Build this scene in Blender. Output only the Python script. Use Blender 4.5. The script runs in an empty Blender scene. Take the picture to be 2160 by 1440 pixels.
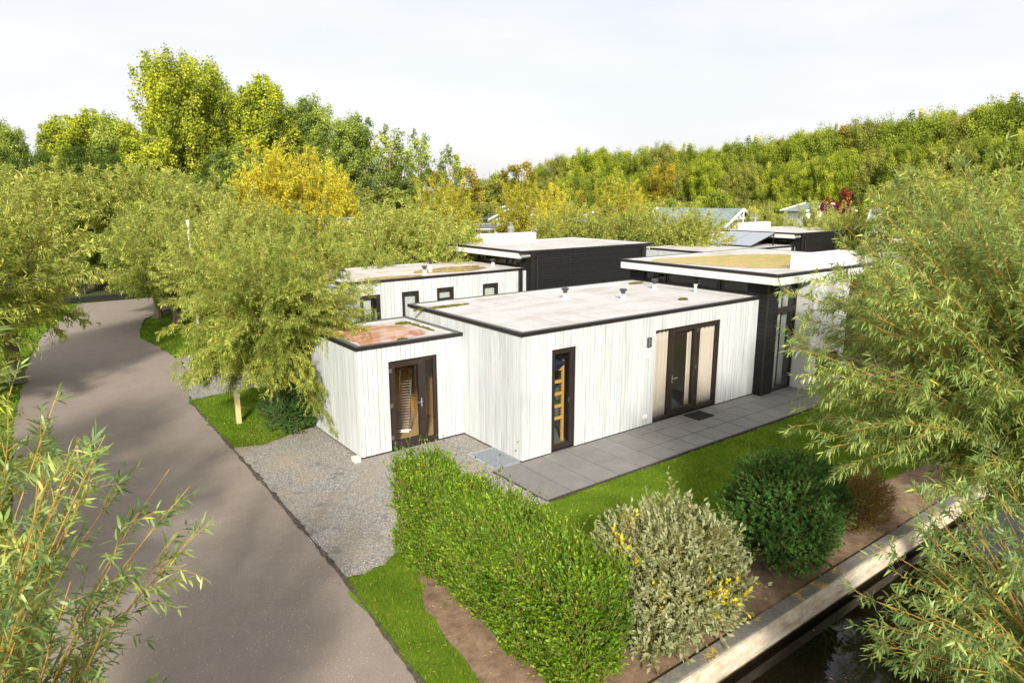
import bpy, math, random
import numpy as np
from mathutils import Matrix, Vector
from mathutils.geometry import tessellate_polygon

# ------------------------------------------------------------------ camera, world, sun, exposure
scn = bpy.context.scene
F_PX, PITCH, YAW, ROLL = 1429.83, 0.2141, 0.9251, -0.0024
CAM = np.array([-8.9891, -11.5637, 6.0411])
_f = np.array([math.cos(YAW)*math.cos(PITCH), math.sin(YAW)*math.cos(PITCH), -math.sin(PITCH)])
_r = np.array([math.sin(YAW), -math.cos(YAW), 0.0]); _u = np.cross(_r, _f)
R_ = _r*math.cos(ROLL) + _u*math.sin(ROLL); U_ = -_r*math.sin(ROLL) + _u*math.cos(ROLL)
cam_d = bpy.data.cameras.new('camera'); cam = bpy.data.objects.new('camera', cam_d)
scn.collection.objects.link(cam); scn.camera = cam
cam_d.sensor_width = 36.0; cam_d.lens = F_PX/2160*36.0
cam_d.clip_start = 0.05; cam_d.clip_end = 3000
m = Matrix.Identity(4)
for i in range(3):
    m[i][0], m[i][1], m[i][2], m[i][3] = R_[i], U_[i], -_f[i], CAM[i]
cam.matrix_world = m

SUN_EL = math.radians(28.5)
SUN_TO = np.array([0.55, 0.83])          # horizontal direction the light travels
world = bpy.data.worlds.new('World'); scn.world = world; world.use_nodes = True
wn, wl = world.node_tree.nodes, world.node_tree.links
wn.clear()
w_out = wn.new('ShaderNodeOutputWorld'); w_bg = wn.new('ShaderNodeBackground'); w_sky = wn.new('ShaderNodeTexSky')
w_sky.sky_type = 'NISHITA'; w_sky.sun_disc = False; w_sky.sun_elevation = SUN_EL
w_sky.sun_rotation = math.atan2(-SUN_TO[0], -SUN_TO[1]); w_sky.air_density = 1.0; w_sky.dust_density = 2.5; w_sky.ozone_density = 1.0
w_mix = wn.new('ShaderNodeMixRGB'); w_mix.inputs[2].default_value = (6.9, 6.72, 6.8, 1)   # thin high cloud veil
w_tc = wn.new('ShaderNodeTexCoord'); w_map = wn.new('ShaderNodeMapping'); w_map.inputs['Scale'].default_value = (1.2, 1.2, 5)
w_no = wn.new('ShaderNodeTexNoise'); w_no.inputs['Scale'].default_value = 1.6; w_no.inputs['Detail'].default_value = 5
w_mr = wn.new('ShaderNodeMapRange'); w_mr.inputs[1].default_value = .35; w_mr.inputs[2].default_value = .68
w_mr.inputs[3].default_value = .66; w_mr.inputs[4].default_value = .95
wl.new(w_tc.outputs['Generated'], w_map.inputs[0]); wl.new(w_map.outputs[0], w_no.inputs['Vector'])
wl.new(w_no.outputs[0], w_mr.inputs[0]); wl.new(w_mr.outputs[0], w_mix.inputs[0])
wl.new(w_sky.outputs[0], w_mix.inputs[1]); wl.new(w_mix.outputs[0], w_bg.inputs[0])
w_bg.inputs[1].default_value = 0.078
wl.new(w_bg.outputs[0], w_out.inputs[0])

sun_d = bpy.data.lights.new('sun', 'SUN'); sun = bpy.data.objects.new('sun', sun_d); scn.collection.objects.link(sun)
sun_d.energy = 3.2; sun_d.angle = math.radians(4.5); sun_d.color = (1.0, 0.95, 0.87)
sd = Vector((SUN_TO[0]*math.cos(SUN_EL), SUN_TO[1]*math.cos(SUN_EL), -math.sin(SUN_EL)))
sun.rotation_euler = sd.to_track_quat('-Z', 'Y').to_euler(); sun.location = (-20, -30, 30)
scn.view_settings.view_transform = 'Standard'; scn.view_settings.look = 'None'
scn.view_settings.exposure = 1.02; scn.view_settings.gamma = 1.0
scn.cycles.max_bounces = 8; scn.cycles.diffuse_bounces = 5; scn.cycles.glossy_bounces = 3
scn.cycles.transmission_bounces = 3; scn.cycles.transparent_max_bounces = 10
scn.cycles.sample_clamp_indirect = 6; scn.cycles.use_denoising = True

rng = np.random.default_rng(7)
random.seed(7)

def W(u, v, D):
    """world point seen at photo pixel (u, v) at horizontal distance D from the camera (used to survey where far trees stand)"""
    d = R_*((u-1080)/F_PX) - U_*((v-720)/F_PX) + _f
    return CAM + d*(D/math.hypot(d[0], d[1]))

# ------------------------------------------------------------------ object helpers
BASE = {}
def tag(o, label=None, cat=None, group=None, kind=None):
    if label: o['label'] = label
    if cat: o['category'] = cat
    if group: o['group'] = group
    if kind: o['kind'] = kind
    return o

def thing(name, loc, label, cat, group=None):
    o = bpy.data.objects.new(name, None); scn.collection.objects.link(o)
    o.location = loc; o.empty_display_size = .2
    BASE[o.name] = np.array(loc, float)
    return tag(o, label, cat, group)

def base_of(o):
    while o is not None:
        if o.name in BASE: return BASE[o.name]
        o = o.parent
    return np.zeros(3)

def npmesh(name, V, faces, mats, parent=None, loc=None, mi=None, tint=None, smooth=False):
    """V (n,3); faces = list of (m,k) int arrays; mi / tint per face arrays"""
    me = bpy.data.meshes.new(name)
    V = np.asarray(V, np.float64)
    b = base_of(parent) if parent is not None else np.zeros(3)
    if loc is not None and parent is None: b = np.array(loc, float)
    me.vertices.add(len(V)); me.vertices.foreach_set('co', (V-b).astype(np.float32).ravel())
    fl = [np.asarray(f, np.int32) for f in faces if len(f)]
    cnt = np.concatenate([np.full(len(f), f.shape[1], np.int32) for f in fl])
    idx = np.concatenate([f.ravel() for f in fl])
    st = np.concatenate([[0], np.cumsum(cnt)[:-1]]).astype(np.int32)
    me.loops.add(len(idx)); me.loops.foreach_set('vertex_index', idx)
    me.polygons.add(len(cnt)); me.polygons.foreach_set('loop_start', st); me.polygons.foreach_set('loop_total', cnt)
    if mi is not None: me.polygons.foreach_set('material_index', np.asarray(mi, np.int32))
    me.polygons.foreach_set('use_smooth', np.full(len(cnt), smooth))
    if tint is not None:
        a = me.attributes.new('tint', 'FLOAT', 'FACE'); a.data.foreach_set('value', np.asarray(tint, np.float32))
    me.update(calc_edges=True)
    for mm in (mats if isinstance(mats, (list, tuple)) else [mats]): me.materials.append(mm)
    o = bpy.data.objects.new(name, me); scn.collection.objects.link(o)
    if parent is not None: o.parent = parent
    elif loc is not None: o.location = loc
    return o

class MB:
    """collects polygons; build() links them as one mesh object"""
    def __init__(s): s.v = []; s.f = {}; s.n = 0; s.fl = []
    def add(s, vs, fs, mi=0, t=.5):
        for f in fs: s.fl.append((tuple(i+s.n for i in f), mi, t))
        s.v.extend(vs); s.n += len(vs)
    def box(s, x0, x1, y0, y1, z0, z1, mi=0, t=.5):
        if x0 > x1: x0, x1 = x1, x0
        if y0 > y1: y0, y1 = y1, y0
        if z0 > z1: z0, z1 = z1, z0
        s.add([(x0,y0,z0),(x1,y0,z0),(x1,y1,z0),(x0,y1,z0),(x0,y0,z1),(x1,y0,z1),(x1,y1,z1),(x0,y1,z1)],
              [(0,3,2,1),(4,5,6,7),(0,1,5,4),(1,2,6,5),(2,3,7,6),(3,0,4,7)], mi, t)
    def cyl(s, p0, p1, r0, r1=None, n=12, mi=0, t=.5, caps=True):
        r1 = r0 if r1 is None else r1
        p0, p1 = np.array(p0, float), np.array(p1, float); d = p1-p0; d /= np.linalg.norm(d)
        a = np.cross(d, (0,0,1.) if abs(d[2]) < .9 else (1.,0,0)); a /= np.linalg.norm(a); b = np.cross(d, a)
        vs = [tuple(p+(a*math.cos(2*math.pi*k/n)+b*math.sin(2*math.pi*k/n))*r) for p, r in ((p0,r0),(p1,r1)) for k in range(n)]
        fs = [(k,(k+1)%n,n+(k+1)%n,n+k) for k in range(n)]
        if caps: fs += [tuple(range(n))[::-1], tuple(range(n,2*n))]
        s.add(vs, fs, mi, t)
    def prism(s, pts, z0, z1, mi=0, t=.5):
        n = len(pts); s.add([(x,y,z0) for x,y in pts]+[(x,y,z1) for x,y in pts],
              [tuple(range(n))[::-1], tuple(range(n,2*n))]+[(k,(k+1)%n,n+(k+1)%n,n+k) for k in range(n)], mi, t)
    def build(s, name, mats, parent=None, loc=None, smooth=False):
        order = sorted(s.fl, key=lambda q: len(q[0]))
        faces = []; mi = []; t = []; cur = None
        for f, a, b in order:
            if cur is None or len(f) != cur: faces.append([]); cur = len(f)
            faces[-1].append(f); mi.append(a); t.append(b)
        return npmesh(name, s.v, [np.array(f) for f in faces], mats, parent, loc, mi, t, smooth)

def bevel(o, w=.006, seg=2):
    md = o.modifiers.new('bevel', 'BEVEL'); md.width = w; md.segments = seg; md.limit_method = 'ANGLE'; return o

class Wall:
    """local frame of a facade: a along it, d outwards, z up"""
    def __init__(s, axis, c, sgn=1): s.axis, s.c, s.sgn = axis, c, sgn
    def box(s, mb, a0, a1, d0, d1, z0, z1, mi=0, t=.5):
        e0, e1 = s.c-s.sgn*d0, s.c-s.sgn*d1
        if s.axis == 'x': mb.box(a0, a1, e0, e1, z0, z1, mi, t)
        else: mb.box(e0, e1, a0, a1, z0, z1, mi, t)
    def pt(s, a, d, z):
        e = s.c-s.sgn*d
        return (a, e, z) if s.axis == 'x' else (e, a, z)

def slab(mb, w, a0, a1, z0, z1, ops, d0, d1, mi=0):
    A = sorted({a0, a1, *[o[0] for o in ops], *[o[1] for o in ops]}); A = [a for a in A if a0 <= a <= a1]
    for i in range(len(A)-1):
        ca = (A[i]+A[i+1])/2; cuts = sorted((o[2], o[3]) for o in ops if o[0] < ca < o[1]); z = z0
        for c0, c1 in cuts:
            if c0 > z+1e-4: w.box(mb, A[i], A[i+1], d0, d1, z, c0, mi)
            z = max(z, c1)
        if z1 > z+1e-4: w.box(mb, A[i], A[i+1], d0, d1, z, z1, mi)

def boards_v(mb, w, a0, a1, z0, z1, ops, bw=.122, th=.022, gap=.011, mi=0, r=None):
    r = r or random
    k = max(1, round((a1-a0)/bw)); E = [a0+(a1-a0)*i/k for i in range(k+1)]
    for i in range(k):
        segs = [(E[i]+gap/2, E[i+1]-gap/2)]
        br = sorted({segs[0][0], segs[0][1], *[x for o in ops for x in o[:2] if segs[0][0] < x < segs[0][1]]})
        t = r.random(); dth = r.uniform(-.0025, .0025)
        for j in range(len(br)-1):
            ca = (br[j]+br[j+1])/2; z = z0
            for c0, c1 in sorted((o[2], o[3]) for o in ops if o[0] < ca < o[1]):
                if c0 > z+.01: w.box(mb, br[j], br[j+1], 0.001, th+dth, z, c0, mi, t)
                z = max(z, c1)
            if z1 > z+.01: w.box(mb, br[j], br[j+1], 0.001, th+dth, z, z1, mi, (t+.37*(z > z0)) % 1)

def boards_h(mb, w, a0, a1, z0, z1, ops=(), bh=.14, th=.02, mi=0):
    k = max(1, round((z1-z0)/bh)); h = (z1-z0)/k
    for i in range(k):
        za, zb = z0+i*h+.003, z0+(i+1)*h-.003; zc = (za+zb)/2; a = a0; t = random.random()
        for c0, c1 in sorted((o[0], o[1]) for o in ops if o[2]-.03 < zc < o[3]+.03):
            if c0 > a+.01: lap(mb, w, a, c0, za, zb, th, mi, t)
            a = max(a, c1)
        if a1 > a+.01: lap(mb, w, a, a1, za, zb, th, mi, t)
def lap(mb, w, a0, a1, z0, z1, th, mi, t):     # a board whose lower edge stands proud
    P = [w.pt(a, d, z) for a in (a0, a1) for d, z in ((0.001, z0), (th+.008, z0), (th-.006, z1), (0.001, z1))]
    mb.add(P, [(0,1,2,3),(7,6,5,4),(1,5,6,2),(0,4,5,1),(3,2,6,7)], mi, t)

# ------------------------------------------------------------------ materials
def newmat(name):
    mt = bpy.data.materials.new(name); mt.use_nodes = True; nt = mt.node_tree
    return mt, nt, nt.nodes['Principled BSDF']
def N(nt, typ, **kw):
    n = nt.nodes.new('ShaderNode'+typ)
    for k, v in kw.items():
        if k.startswith('_'): setattr(n, k[1:], v)
        else: n.inputs[int(k[1:]) if k[0] == 'i' and k[1:].isdigit() else k.replace('_', ' ')].default_value = v
    return n
def L(nt, a, b): nt.links.new(a, b)
def ramp(nt, fac, stops):
    n = nt.nodes.new('ShaderNodeValToRGB'); e = n.color_ramp.elements
    while len(e) < len(stops): e.new(.5)
    for el, (p, c) in zip(e, stops): el.position = p; el.color = (*c, 1)
    if fac is not None: L(nt, fac, n.inputs[0])
    return n.outputs[0]
def tex(nt, scale=5, detail=4, rough=.55, sc=(1,1,1), typ='Noise', out=0, **kw):
    tc = nt.nodes.new('ShaderNodeTexCoord'); mp = nt.nodes.new('ShaderNodeMapping'); mp.inputs['Scale'].default_value = sc
    L(nt, tc.outputs['Object'], mp.inputs[0]); n = nt.nodes.new('ShaderNodeTex'+typ)
    n.inputs['Scale'].default_value = scale
    if typ == 'Noise': n.inputs['Detail'].default_value = detail; n.inputs['Roughness'].default_value = rough
    for k, v in kw.items(): setattr(n, k, v)
    L(nt, mp.outputs[0], n.inputs['Vector']); return n.outputs[out]
def mix(nt, f, a, b, blend='MIX'):
    n = nt.nodes.new('ShaderNodeMixRGB'); n.blend_type = blend
    for i, x in enumerate((f, a, b)):
        if isinstance(x, (int, float)): n.inputs[i].default_value = x
        elif isinstance(x, tuple): n.inputs[i].default_value = (*x, 1)
        else: L(nt, x, n.inputs[i])
    return n.outputs[0]
def mrange(nt, x, a, b, c=0., d=1.):
    n = nt.nodes.new('ShaderNodeMapRange'); L(nt, x, n.inputs[0])
    for i, v in enumerate((a, b, c, d)): n.inputs[i+1].default_value = v
    return n.outputs[0]
def bump(nt, bs, h, s=.3, d=.01):
    n = nt.nodes.new('ShaderNodeBump'); n.inputs['Strength'].default_value = s; n.inputs['Distance'].default_value = d
    L(nt, h, n.inputs['Height']); L(nt, n.outputs[0], bs.inputs['Normal'])
def attr(nt, name='tint'):
    n = nt.nodes.new('ShaderNodeAttribute'); n.attribute_name = name; return n.outputs['Fac']
def flat(name, c, rough=.6, metal=0., spec=.4, var=.0, scale=8):
    mt, nt, b = newmat(name); b.inputs['Roughness'].default_value = rough; b.inputs['Metallic'].default_value = metal
    b.inputs['Specular IOR Level'].default_value = spec
    if var:
        n = tex(nt, scale, 5)
        lo = tuple(x*(1-var) for x in c); hi = tuple(min(1, x*(1+var)) for x in c)
        L(nt, ramp(nt, n, [(.3, lo), (.7, hi)]), b.inputs['Base Color']); bump(nt, b, n, .15, .005)
    else: b.inputs['Base Color'].default_value = (*c, 1)
    return mt

def leafmat(name, stops, back=None, trans=.44, rough=.55, spec=.2, gain=2.0):
    mt, nt, b = newmat(name); t = attr(nt)
    stops = [(p, tuple(min(.8, x*gain) for x in c)) for p, c in stops]
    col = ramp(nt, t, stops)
    if back:
        g = nt.nodes.new('ShaderNodeNewGeometry'); f = mrange(nt, g.outputs['Backfacing'], 0, 1, 0, .6); col = mix(nt, f, col, back)
    L(nt, col, b.inputs['Base Color']); b.inputs['Roughness'].default_value = rough; b.inputs['Specular IOR Level'].default_value = spec
    tr = nt.nodes.new('ShaderNodeBsdfTranslucent'); L(nt, mix(nt, 1., col, (1.25, 1.15, .55), 'MULTIPLY'), tr.inputs[0])
    ms = nt.nodes.new('ShaderNodeMixShader'); ms.inputs[0].default_value = trans
    L(nt, b.outputs[0], ms.inputs[1]); L(nt, tr.outputs[0], ms.inputs[2])
    L(nt, ms.outputs[0], nt.nodes['Material Output'].inputs[0]); return mt

def m_boards():
    mt, nt, b = newmat('whitewashed_boards'); t = attr(nt)
    n1 = tex(nt, 1, 6, .62, (26, 26, .9)); n2 = tex(nt, 1, 5, .6, (5, 5, .7)); n3 = tex(nt, 1, 2, .5, (1.1, 1.1, .5))
    c = ramp(nt, n1, [(.28, (.29,.315,.315)), (.42, (.47,.49,.485)), (.56, (.585,.59,.58))])
    g = mrange(nt, n2, .45, .70, 0, .45); c = mix(nt, g, c, (.40,.44,.43))
    f = mrange(nt, t, .68, 1.0, 0, .5); c = mix(nt, f, c, (.42,.45,.43))
    f = mrange(nt, t, .0, .3, .45, 0); c = mix(nt, f, c, (.66,.66,.635))
    g3 = mrange(nt, n3, .62, .75, 0, .35); c = mix(nt, g3, c, (.40,.48,.53))
    L(nt, c, b.inputs['Base Color']); b.inputs['Roughness'].default_value = .75; bump(nt, b, n1, .25, .003); return mt
def m_siding():
    mt, nt, b = newmat('black_stained_siding'); t = attr(nt); n = tex(nt, 1, 5, .6, (3, 3, 40))
    c = ramp(nt, n, [(.3, (.006,.0055,.0055)), (.7, (.016,.015,.0145))]); c = mix(nt, mrange(nt, t, 0, 1, 0, .35), c, (.022,.020,.019))
    L(nt, c, b.inputs['Base Color']); b.inputs['Roughness'].default_value = .6; b.inputs['Specular IOR Level'].default_value = .2; bump(nt, b, n, .2, .003); return mt
def m_roof(name, stain=(.36,.305,.24), amt=.6):
    mt, nt, b = newmat(name)
    n1 = tex(nt, 1, 6, .62, (.55, 1.5, 1)); n2 = tex(nt, 14, 5, .7); n3 = tex(nt, 1, 4, .6, (2.5, .5, 1))
    c = ramp(nt, n2, [(.25, (.43,.415,.395)), (.6, (.565,.552,.53)), (.8, (.63,.62,.60))])
    c = mix(nt, mrange(nt, n1, .48, .68, 0, amt), c, stain)
    c = mix(nt, mrange(nt, n3, .52, .68, 0, .45), c, (.34,.29,.25))
    br = nt.nodes.new('ShaderNodeTexBrick'); tc = nt.nodes.new('ShaderNodeTexCoord'); L(nt, tc.outputs['Object'], br.inputs['Vector'])
    br.inputs['Scale'].default_value = 1; br.inputs['Brick Width'].default_value = 7; br.inputs['Row Height'].default_value = 1.02
    br.inputs['Mortar Size'].default_value = .012; br.inputs['Color1'].default_value = (1,1,1,1); br.inputs['Color2'].default_value = (.97,.97,.97,1); br.inputs['Mortar'].default_value = (.82,.80,.78,1)
    c = mix(nt, 1., c, br.outputs[0], 'MULTIPLY')
    L(nt, c, b.inputs['Base Color']); b.inputs['Roughness'].default_value = .8; bump(nt, b, n2, .2, .004); return mt
def m_asphalt():
    mt, nt, b = newmat('asphalt'); n1 = tex(nt, 150, 3, .6); n2 = tex(nt, .6, 5, .6); n3 = tex(nt, 42, 1, .5, typ='Voronoi')
    c = ramp(nt, n1, [(.33, (.20,.162,.128)), (.52, (.325,.272,.222)), (.72, (.47,.40,.34))])
    c = mix(nt, mrange(nt, n2, .35, .65, 0, .45), c, (.29,.225,.165))
    n4 = tex(nt, 16, typ='Voronoi'); n5 = tex(nt, 38, 4, .7); n6 = tex(nt, 2.6, 5, .7); c = mix(nt, mrange(nt, n6, .38, .62, .28, 0), c, (.17,.145,.125)); c = mix(nt, mrange(nt, n5, .3, .7, .45, 0), c, (.12,.10,.09)); c = mix(nt, mrange(nt, n3, .16, .08, 0, .5), c, (.55,.52,.48)); c = mix(nt, mrange(nt, n4, .13, .07, 0, .8), c, (.62,.59,.54))
    L(nt, c, b.inputs['Base Color']); b.inputs['Roughness'].default_value = .85; bump(nt, b, n1, .5, .004); return mt
def m_gravel():
    mt, nt, b = newmat('gravel'); v = tex(nt, 52, typ='Voronoi', out=1); vd = tex(nt, 52, typ='Voronoi', out=0)
    bw = nt.nodes.new('ShaderNodeRGBToBW'); L(nt, v, bw.inputs[0]); n2 = tex(nt, 1.0, 5, .62); n3 = tex(nt, 2.3, 4, .6)
    c = ramp(nt, bw.outputs[0], [(.15, (.13,.122,.112)), (.45, (.235,.222,.20)), (.7, (.33,.31,.275)), (.9, (.52,.48,.42))])
    c = mix(nt, mrange(nt, n2, .47, .66, 0, .55), c, (.36,.28,.19)); c = mix(nt, mrange(nt, n3, .58, .7, 0, .5), c, (.11,.10,.095))
    L(nt, c, b.inputs['Base Color']); b.inputs['Roughness'].default_value = .9; bump(nt, b, vd, .8, -.012); return mt
def m_ground(name, stops, scale=3, fine=60, bs=.5):
    mt, nt, b = newmat(name); n1 = tex(nt, scale, 6, .65); n2 = tex(nt, fine, 4, .7)
    c = ramp(nt, n1, stops); c = mix(nt, .5, c, ramp(nt, n2, [(.25, (.25,.25,.25)), (.75, (1,1,1))]), 'MULTIPLY')
    L(nt, mix(nt, 1., c, (1.35,1.35,1.35), 'MULTIPLY'), b.inputs['Base Color']); b.inputs['Roughness'].default_value = .95; b.inputs['Specular IOR Level'].default_value = .1; bump(nt, b, n2, bs, .02); return mt
def m_slabs():
    mt, nt, b = newmat('concrete_slabs'); t = attr(nt); n1 = tex(nt, 2.2, 6, .6); n2 = tex(nt, 60, 4, .6)
    c = ramp(nt, n2, [(.3, (.14,.134,.124)), (.7, (.22,.21,.195))]); c = mix(nt, mrange(nt, t, 0, 1, 0, .5), c, (.22,.21,.195))
    c = mix(nt, mrange(nt, n1, .46, .68, 0, .55), c, (.25,.23,.20))
    L(nt, c, b.inputs['Base Color']); b.inputs['Roughness'].default_value = .75; bump(nt, b, n2, .15, .003); return mt
def m_wood(name, a, bcol, sc=(3, 30, 30)):
    mt, nt, b = newmat(name); n = tex(nt, 1, 5, .6, sc); L(nt, ramp(nt, n, [(.3, a), (.7, bcol)]), b.inputs['Base Color']); b.inputs['Roughness'].default_value = .6; bump(nt, b, n, .2, .003); return mt
def m_glass(name='window_glass', tintc=(.93,.95,.94)):
    mt, nt, b = newmat(name); nt.nodes.remove(b)
    tr = nt.nodes.new('ShaderNodeBsdfTransparent'); tr.inputs[0].default_value = (*tintc, 1)
    gl = nt.nodes.new('ShaderNodeBsdfGlossy'); gl.inputs['Roughness'].default_value = .01
    lw = nt.nodes.new('ShaderNodeLayerWeight'); lw.inputs[0].default_value = .5; pw = nt.nodes.new('ShaderNodeMath'); pw.operation = 'POWER'; pw.inputs[1].default_value = 4.5; L(nt, lw.outputs['Facing'], pw.inputs[0]); f = mrange(nt, pw.outputs[0], 0, 1, .03, .75)
    ms = nt.nodes.new('ShaderNodeMixShader'); L(nt, f, ms.inputs[0]); L(nt, tr.outputs[0], ms.inputs[1]); L(nt, gl.outputs[0], ms.inputs[2])
    L(nt, ms.outputs[0], nt.nodes['Material Output'].inputs[0]); return mt
def m_water():
    mt, nt, b = newmat('dark_canal_water'); n = tex(nt, 1.4, 4, .55, (1,1.6,1)); n2 = tex(nt, 90, 2, .5)
    L(nt, mix(nt, mrange(nt, n2, .74, .78, 0, 1), (.008,.006,.003), (.10,.09,.05)), b.inputs['Base Color']); b.inputs['Roughness'].default_value = .03; b.inputs['Specular IOR Level'].default_value = .3
    bump(nt, b, n, .12, .02); return mt
def m_puddle(name, c1, c2, rough=.06):
    mt, nt, b = newmat(name); n = tex(nt, 1, 6, .68, (1.6, 3.2, 1)); L(nt, ramp(nt, n, [(.40, c1), (.58, c2)]), b.inputs['Base Color'])
    b.inputs['Roughness'].default_value = rough; b.inputs['Specular IOR Level'].default_value = .3; return mt
def m_canalwall():
    mt, nt, b = newmat('mossy_concrete_coping'); n1 = tex(nt, 5, 6, .65); n2 = tex(nt, 25, 5, .7); n3 = tex(nt, 2.2, 6, .7)
    c = ramp(nt, n2, [(.3, (.10,.095,.085)), (.7, (.22,.21,.185))]); c = mix(nt, mrange(nt, n1, .45, .7, 0, .5), c, (.26,.23,.17))
    li = mix(nt, 1., mrange(nt, n3, .56, .6, 0, 1), mrange(nt, n2, .45, .5, 0, 1), 'MULTIPLY')
    c = mix(nt, li, c, (.48,.33,.04)); L(nt, c, b.inputs['Base Color']); b.inputs['Roughness'].default_value = .9; bump(nt, b, n2, .4, .006); return mt
def m_canalface():
    mt, nt, b = newmat('pale_weathered_board'); n1 = tex(nt, 1, 5, .65, (3,3,9)); n2 = tex(nt, 9, 5, .7)
    c = ramp(nt, n1, [(.3, (.34,.27,.18)), (.5, (.52,.45,.34)), (.7, (.66,.60,.49))]); c = mix(nt, mrange(nt, n2, .58, .68, 0, .6), c, (.48,.35,.12))
    L(nt, c, b.inputs['Base Color']); b.inputs['Roughness'].default_value = .8; bump(nt, b, n1, .2, .005); return mt
def m_osb():
    mt, nt, b = newmat('chipboard'); v = tex(nt, 1, typ='Voronoi', out=1, sc=(60, 26, 40)); bw = nt.nodes.new('ShaderNodeRGBToBW'); L(nt, v, bw.inputs[0])
    L(nt, ramp(nt, bw.outputs[0], [(.1, (.42,.25,.10)), (.9, (.66,.43,.20))]), b.inputs['Base Color']); b.inputs['Roughness'].default_value = .7; return mt
def m_bark(name, a, c2):
    mt, nt, b = newmat(name); n = tex(nt, 1, 6, .65, (14, 14, 3)); L(nt, ramp(nt, n, [(.3, a), (.7, c2)]), b.inputs['Base Color']); b.inputs['Roughness'].default_value = .9; bump(nt, b, n, .6, .02); return mt
def m_rooftile(name, a, b2):
    mt, nt, b = newmat(name); br = nt.nodes.new('ShaderNodeTexBrick'); tc = nt.nodes.new('ShaderNodeTexCoord'); L(nt, tc.outputs['Object'], br.inputs['Vector'])
    br.inputs['Scale'].default_value = 1; br.inputs['Brick Width'].default_value = .35; br.inputs['Row Height'].default_value = .3; br.inputs['Mortar Size'].default_value = .02
    br.inputs['Color1'].default_value = (*a, 1); br.inputs['Color2'].default_value = (*b2, 1); br.inputs['Mortar'].default_value = (*[x*.5 for x in a], 1)
    L(nt, br.outputs[0], b.inputs['Base Color']); b.inputs['Roughness'].default_value = .5; return mt

M = {}
M['boards'] = m_boards(); M['siding'] = m_siding(); M['dark'] = flat('dark_backing', (.02,.02,.02), .9)
M['frame'] = flat('dark_brown_frame', (.030,.021,.017), .35, var=.15, scale=4); M['seam'] = flat('frame_weld_seam', (.10,.08,.07), .5)
M['trim'] = flat('black_metal_trim', (.018,.015,.014), .45, var=.2, scale=3); M['trimtop'] = flat('grey_roof_edge', (.11,.105,.10), .5, var=.25, scale=5)
M['roof'] = m_roof('bitumen_roof'); M['roof_orange'] = m_roof('stained_bitumen_roof', (.50,.34,.17), .8)
M['stucco'] = flat('white_render', (.66,.655,.63), .8, var=.05, scale=2.5)
M['fascia'] = flat('white_fascia_panel', (.68,.665,.63), .6, var=.04, scale=1.5)
M['asphalt'] = m_asphalt(); M['gravel'] = m_gravel(); M['slabs'] = m_slabs()
M['soil'] = m_ground('bare_soil', [(.3, (.13,.085,.055)), (.55, (.24,.165,.105)), (.75, (.33,.24,.16))], 4, 70)
M['turf'] = m_ground('turf', [(.3, (.075,.125,.008)), (.55, (.115,.18,.012)), (.68, (.18,.21,.025)), (.76, (.27,.22,.09))], 2.0, 90)
M['land'] = m_ground('meadow', [(.3, (.04,.06,.012)), (.6, (.08,.10,.025)), (.8, (.14,.13,.05))], .6, 20)
M['glass'] = m_glass(); M['water'] = m_water()
M['cope'] = m_canalwall(); M['copeface'] = m_canalface(); M['wetwall'] = flat('wet_stained_timber', (.085,.062,.035), .5, var=.5, scale=6)
M['crumble'] = m_ground('crumbled_road_edge', [(.3, (.05,.04,.033)), (.6, (.11,.088,.07)), (.8, (.20,.16,.12))], 9, 80); M['joint'] = flat('dark_sand_joint', (.05,.042,.034), .95); M['osb'] = m_osb(); M['ochre'] = flat('ochre_interior_panel', (.45,.24,.06), .7, var=.2)
M['inside'] = flat('interior_plaster', (.72,.67,.58), .8); M['floor_in'] = flat('grey_interior_floor', (.18,.17,.16), .5, var=.2)
M['ceil_in'] = flat('interior_ceiling', (.35,.22,.12), .8)
M['pine'] = m_wood('pine_slat', (.60,.30,.07), (.72,.40,.12)); M['post'] = m_wood('yellowish_timber_post', (.55,.42,.19), (.72,.58,.30), (30, 30, 4))
M['white'] = flat('white_plastic', (.78,.77,.74), .5); M['steel'] = flat('polished_steel', (.62,.60,.57), .25, .9)
M['galv'] = flat('galvanised_grating', (.50,.53,.56), .4, .6, var=.2, scale=20); M['darkgrey'] = flat('dark_grey_plastic', (.055,.052,.055), .5)
M['rubber'] = flat('rubber_mat', (.018,.017,.017), .8, var=.3, scale=80); M['navy'] = flat('navy_cloth', (.012,.018,.06), .9); M['teal'] = flat('teal_cloth', (.02,.07,.08), .9); M['greencloth'] = flat('green_cloth', (.02,.08,.035), .9)
M['numeral'] = flat('black_lettering', (.05,.045,.04), .6); M['paper'] = flat('cream_plate', (.74,.70,.60), .6); M['brick'] = flat('pale_block', (.72,.66,.52), .85, var=.2, scale=14)
M['mossy'] = m_ground('roof_moss', [(.3, (.06,.07,.01)), (.6, (.15,.14,.02)), (.8, (.25,.2,.06))], 14, 60)
M['panel'] = flat('solar_panel_glass', (.30,.33,.37), .12, spec=.8); M['ironblack'] = flat('black_painted_iron', (.012,.012,.013), .45)
M['pud_red'] = m_puddle('red_algae_puddle', (.45,.18,.10), (.60,.38,.31)); M['pud_gold'] = m_puddle('gold_green_puddle', (.34,.32,.008), (.62,.34,.012), .2); M['pud_brown'] = m_puddle('brown_puddle', (.42,.24,.08), (.60,.44,.26), .12)  # gold-green puddle: the mirrored trees' colour is painted into its base colour
M['tile_grey'] = m_rooftile('grey_roof_tiles', (.10,.12,.15), (.13,.15,.18)); M['tile_green'] = m_rooftile('green_grey_roof_tiles', (.20,.25,.24), (.24,.29,.28))
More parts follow.
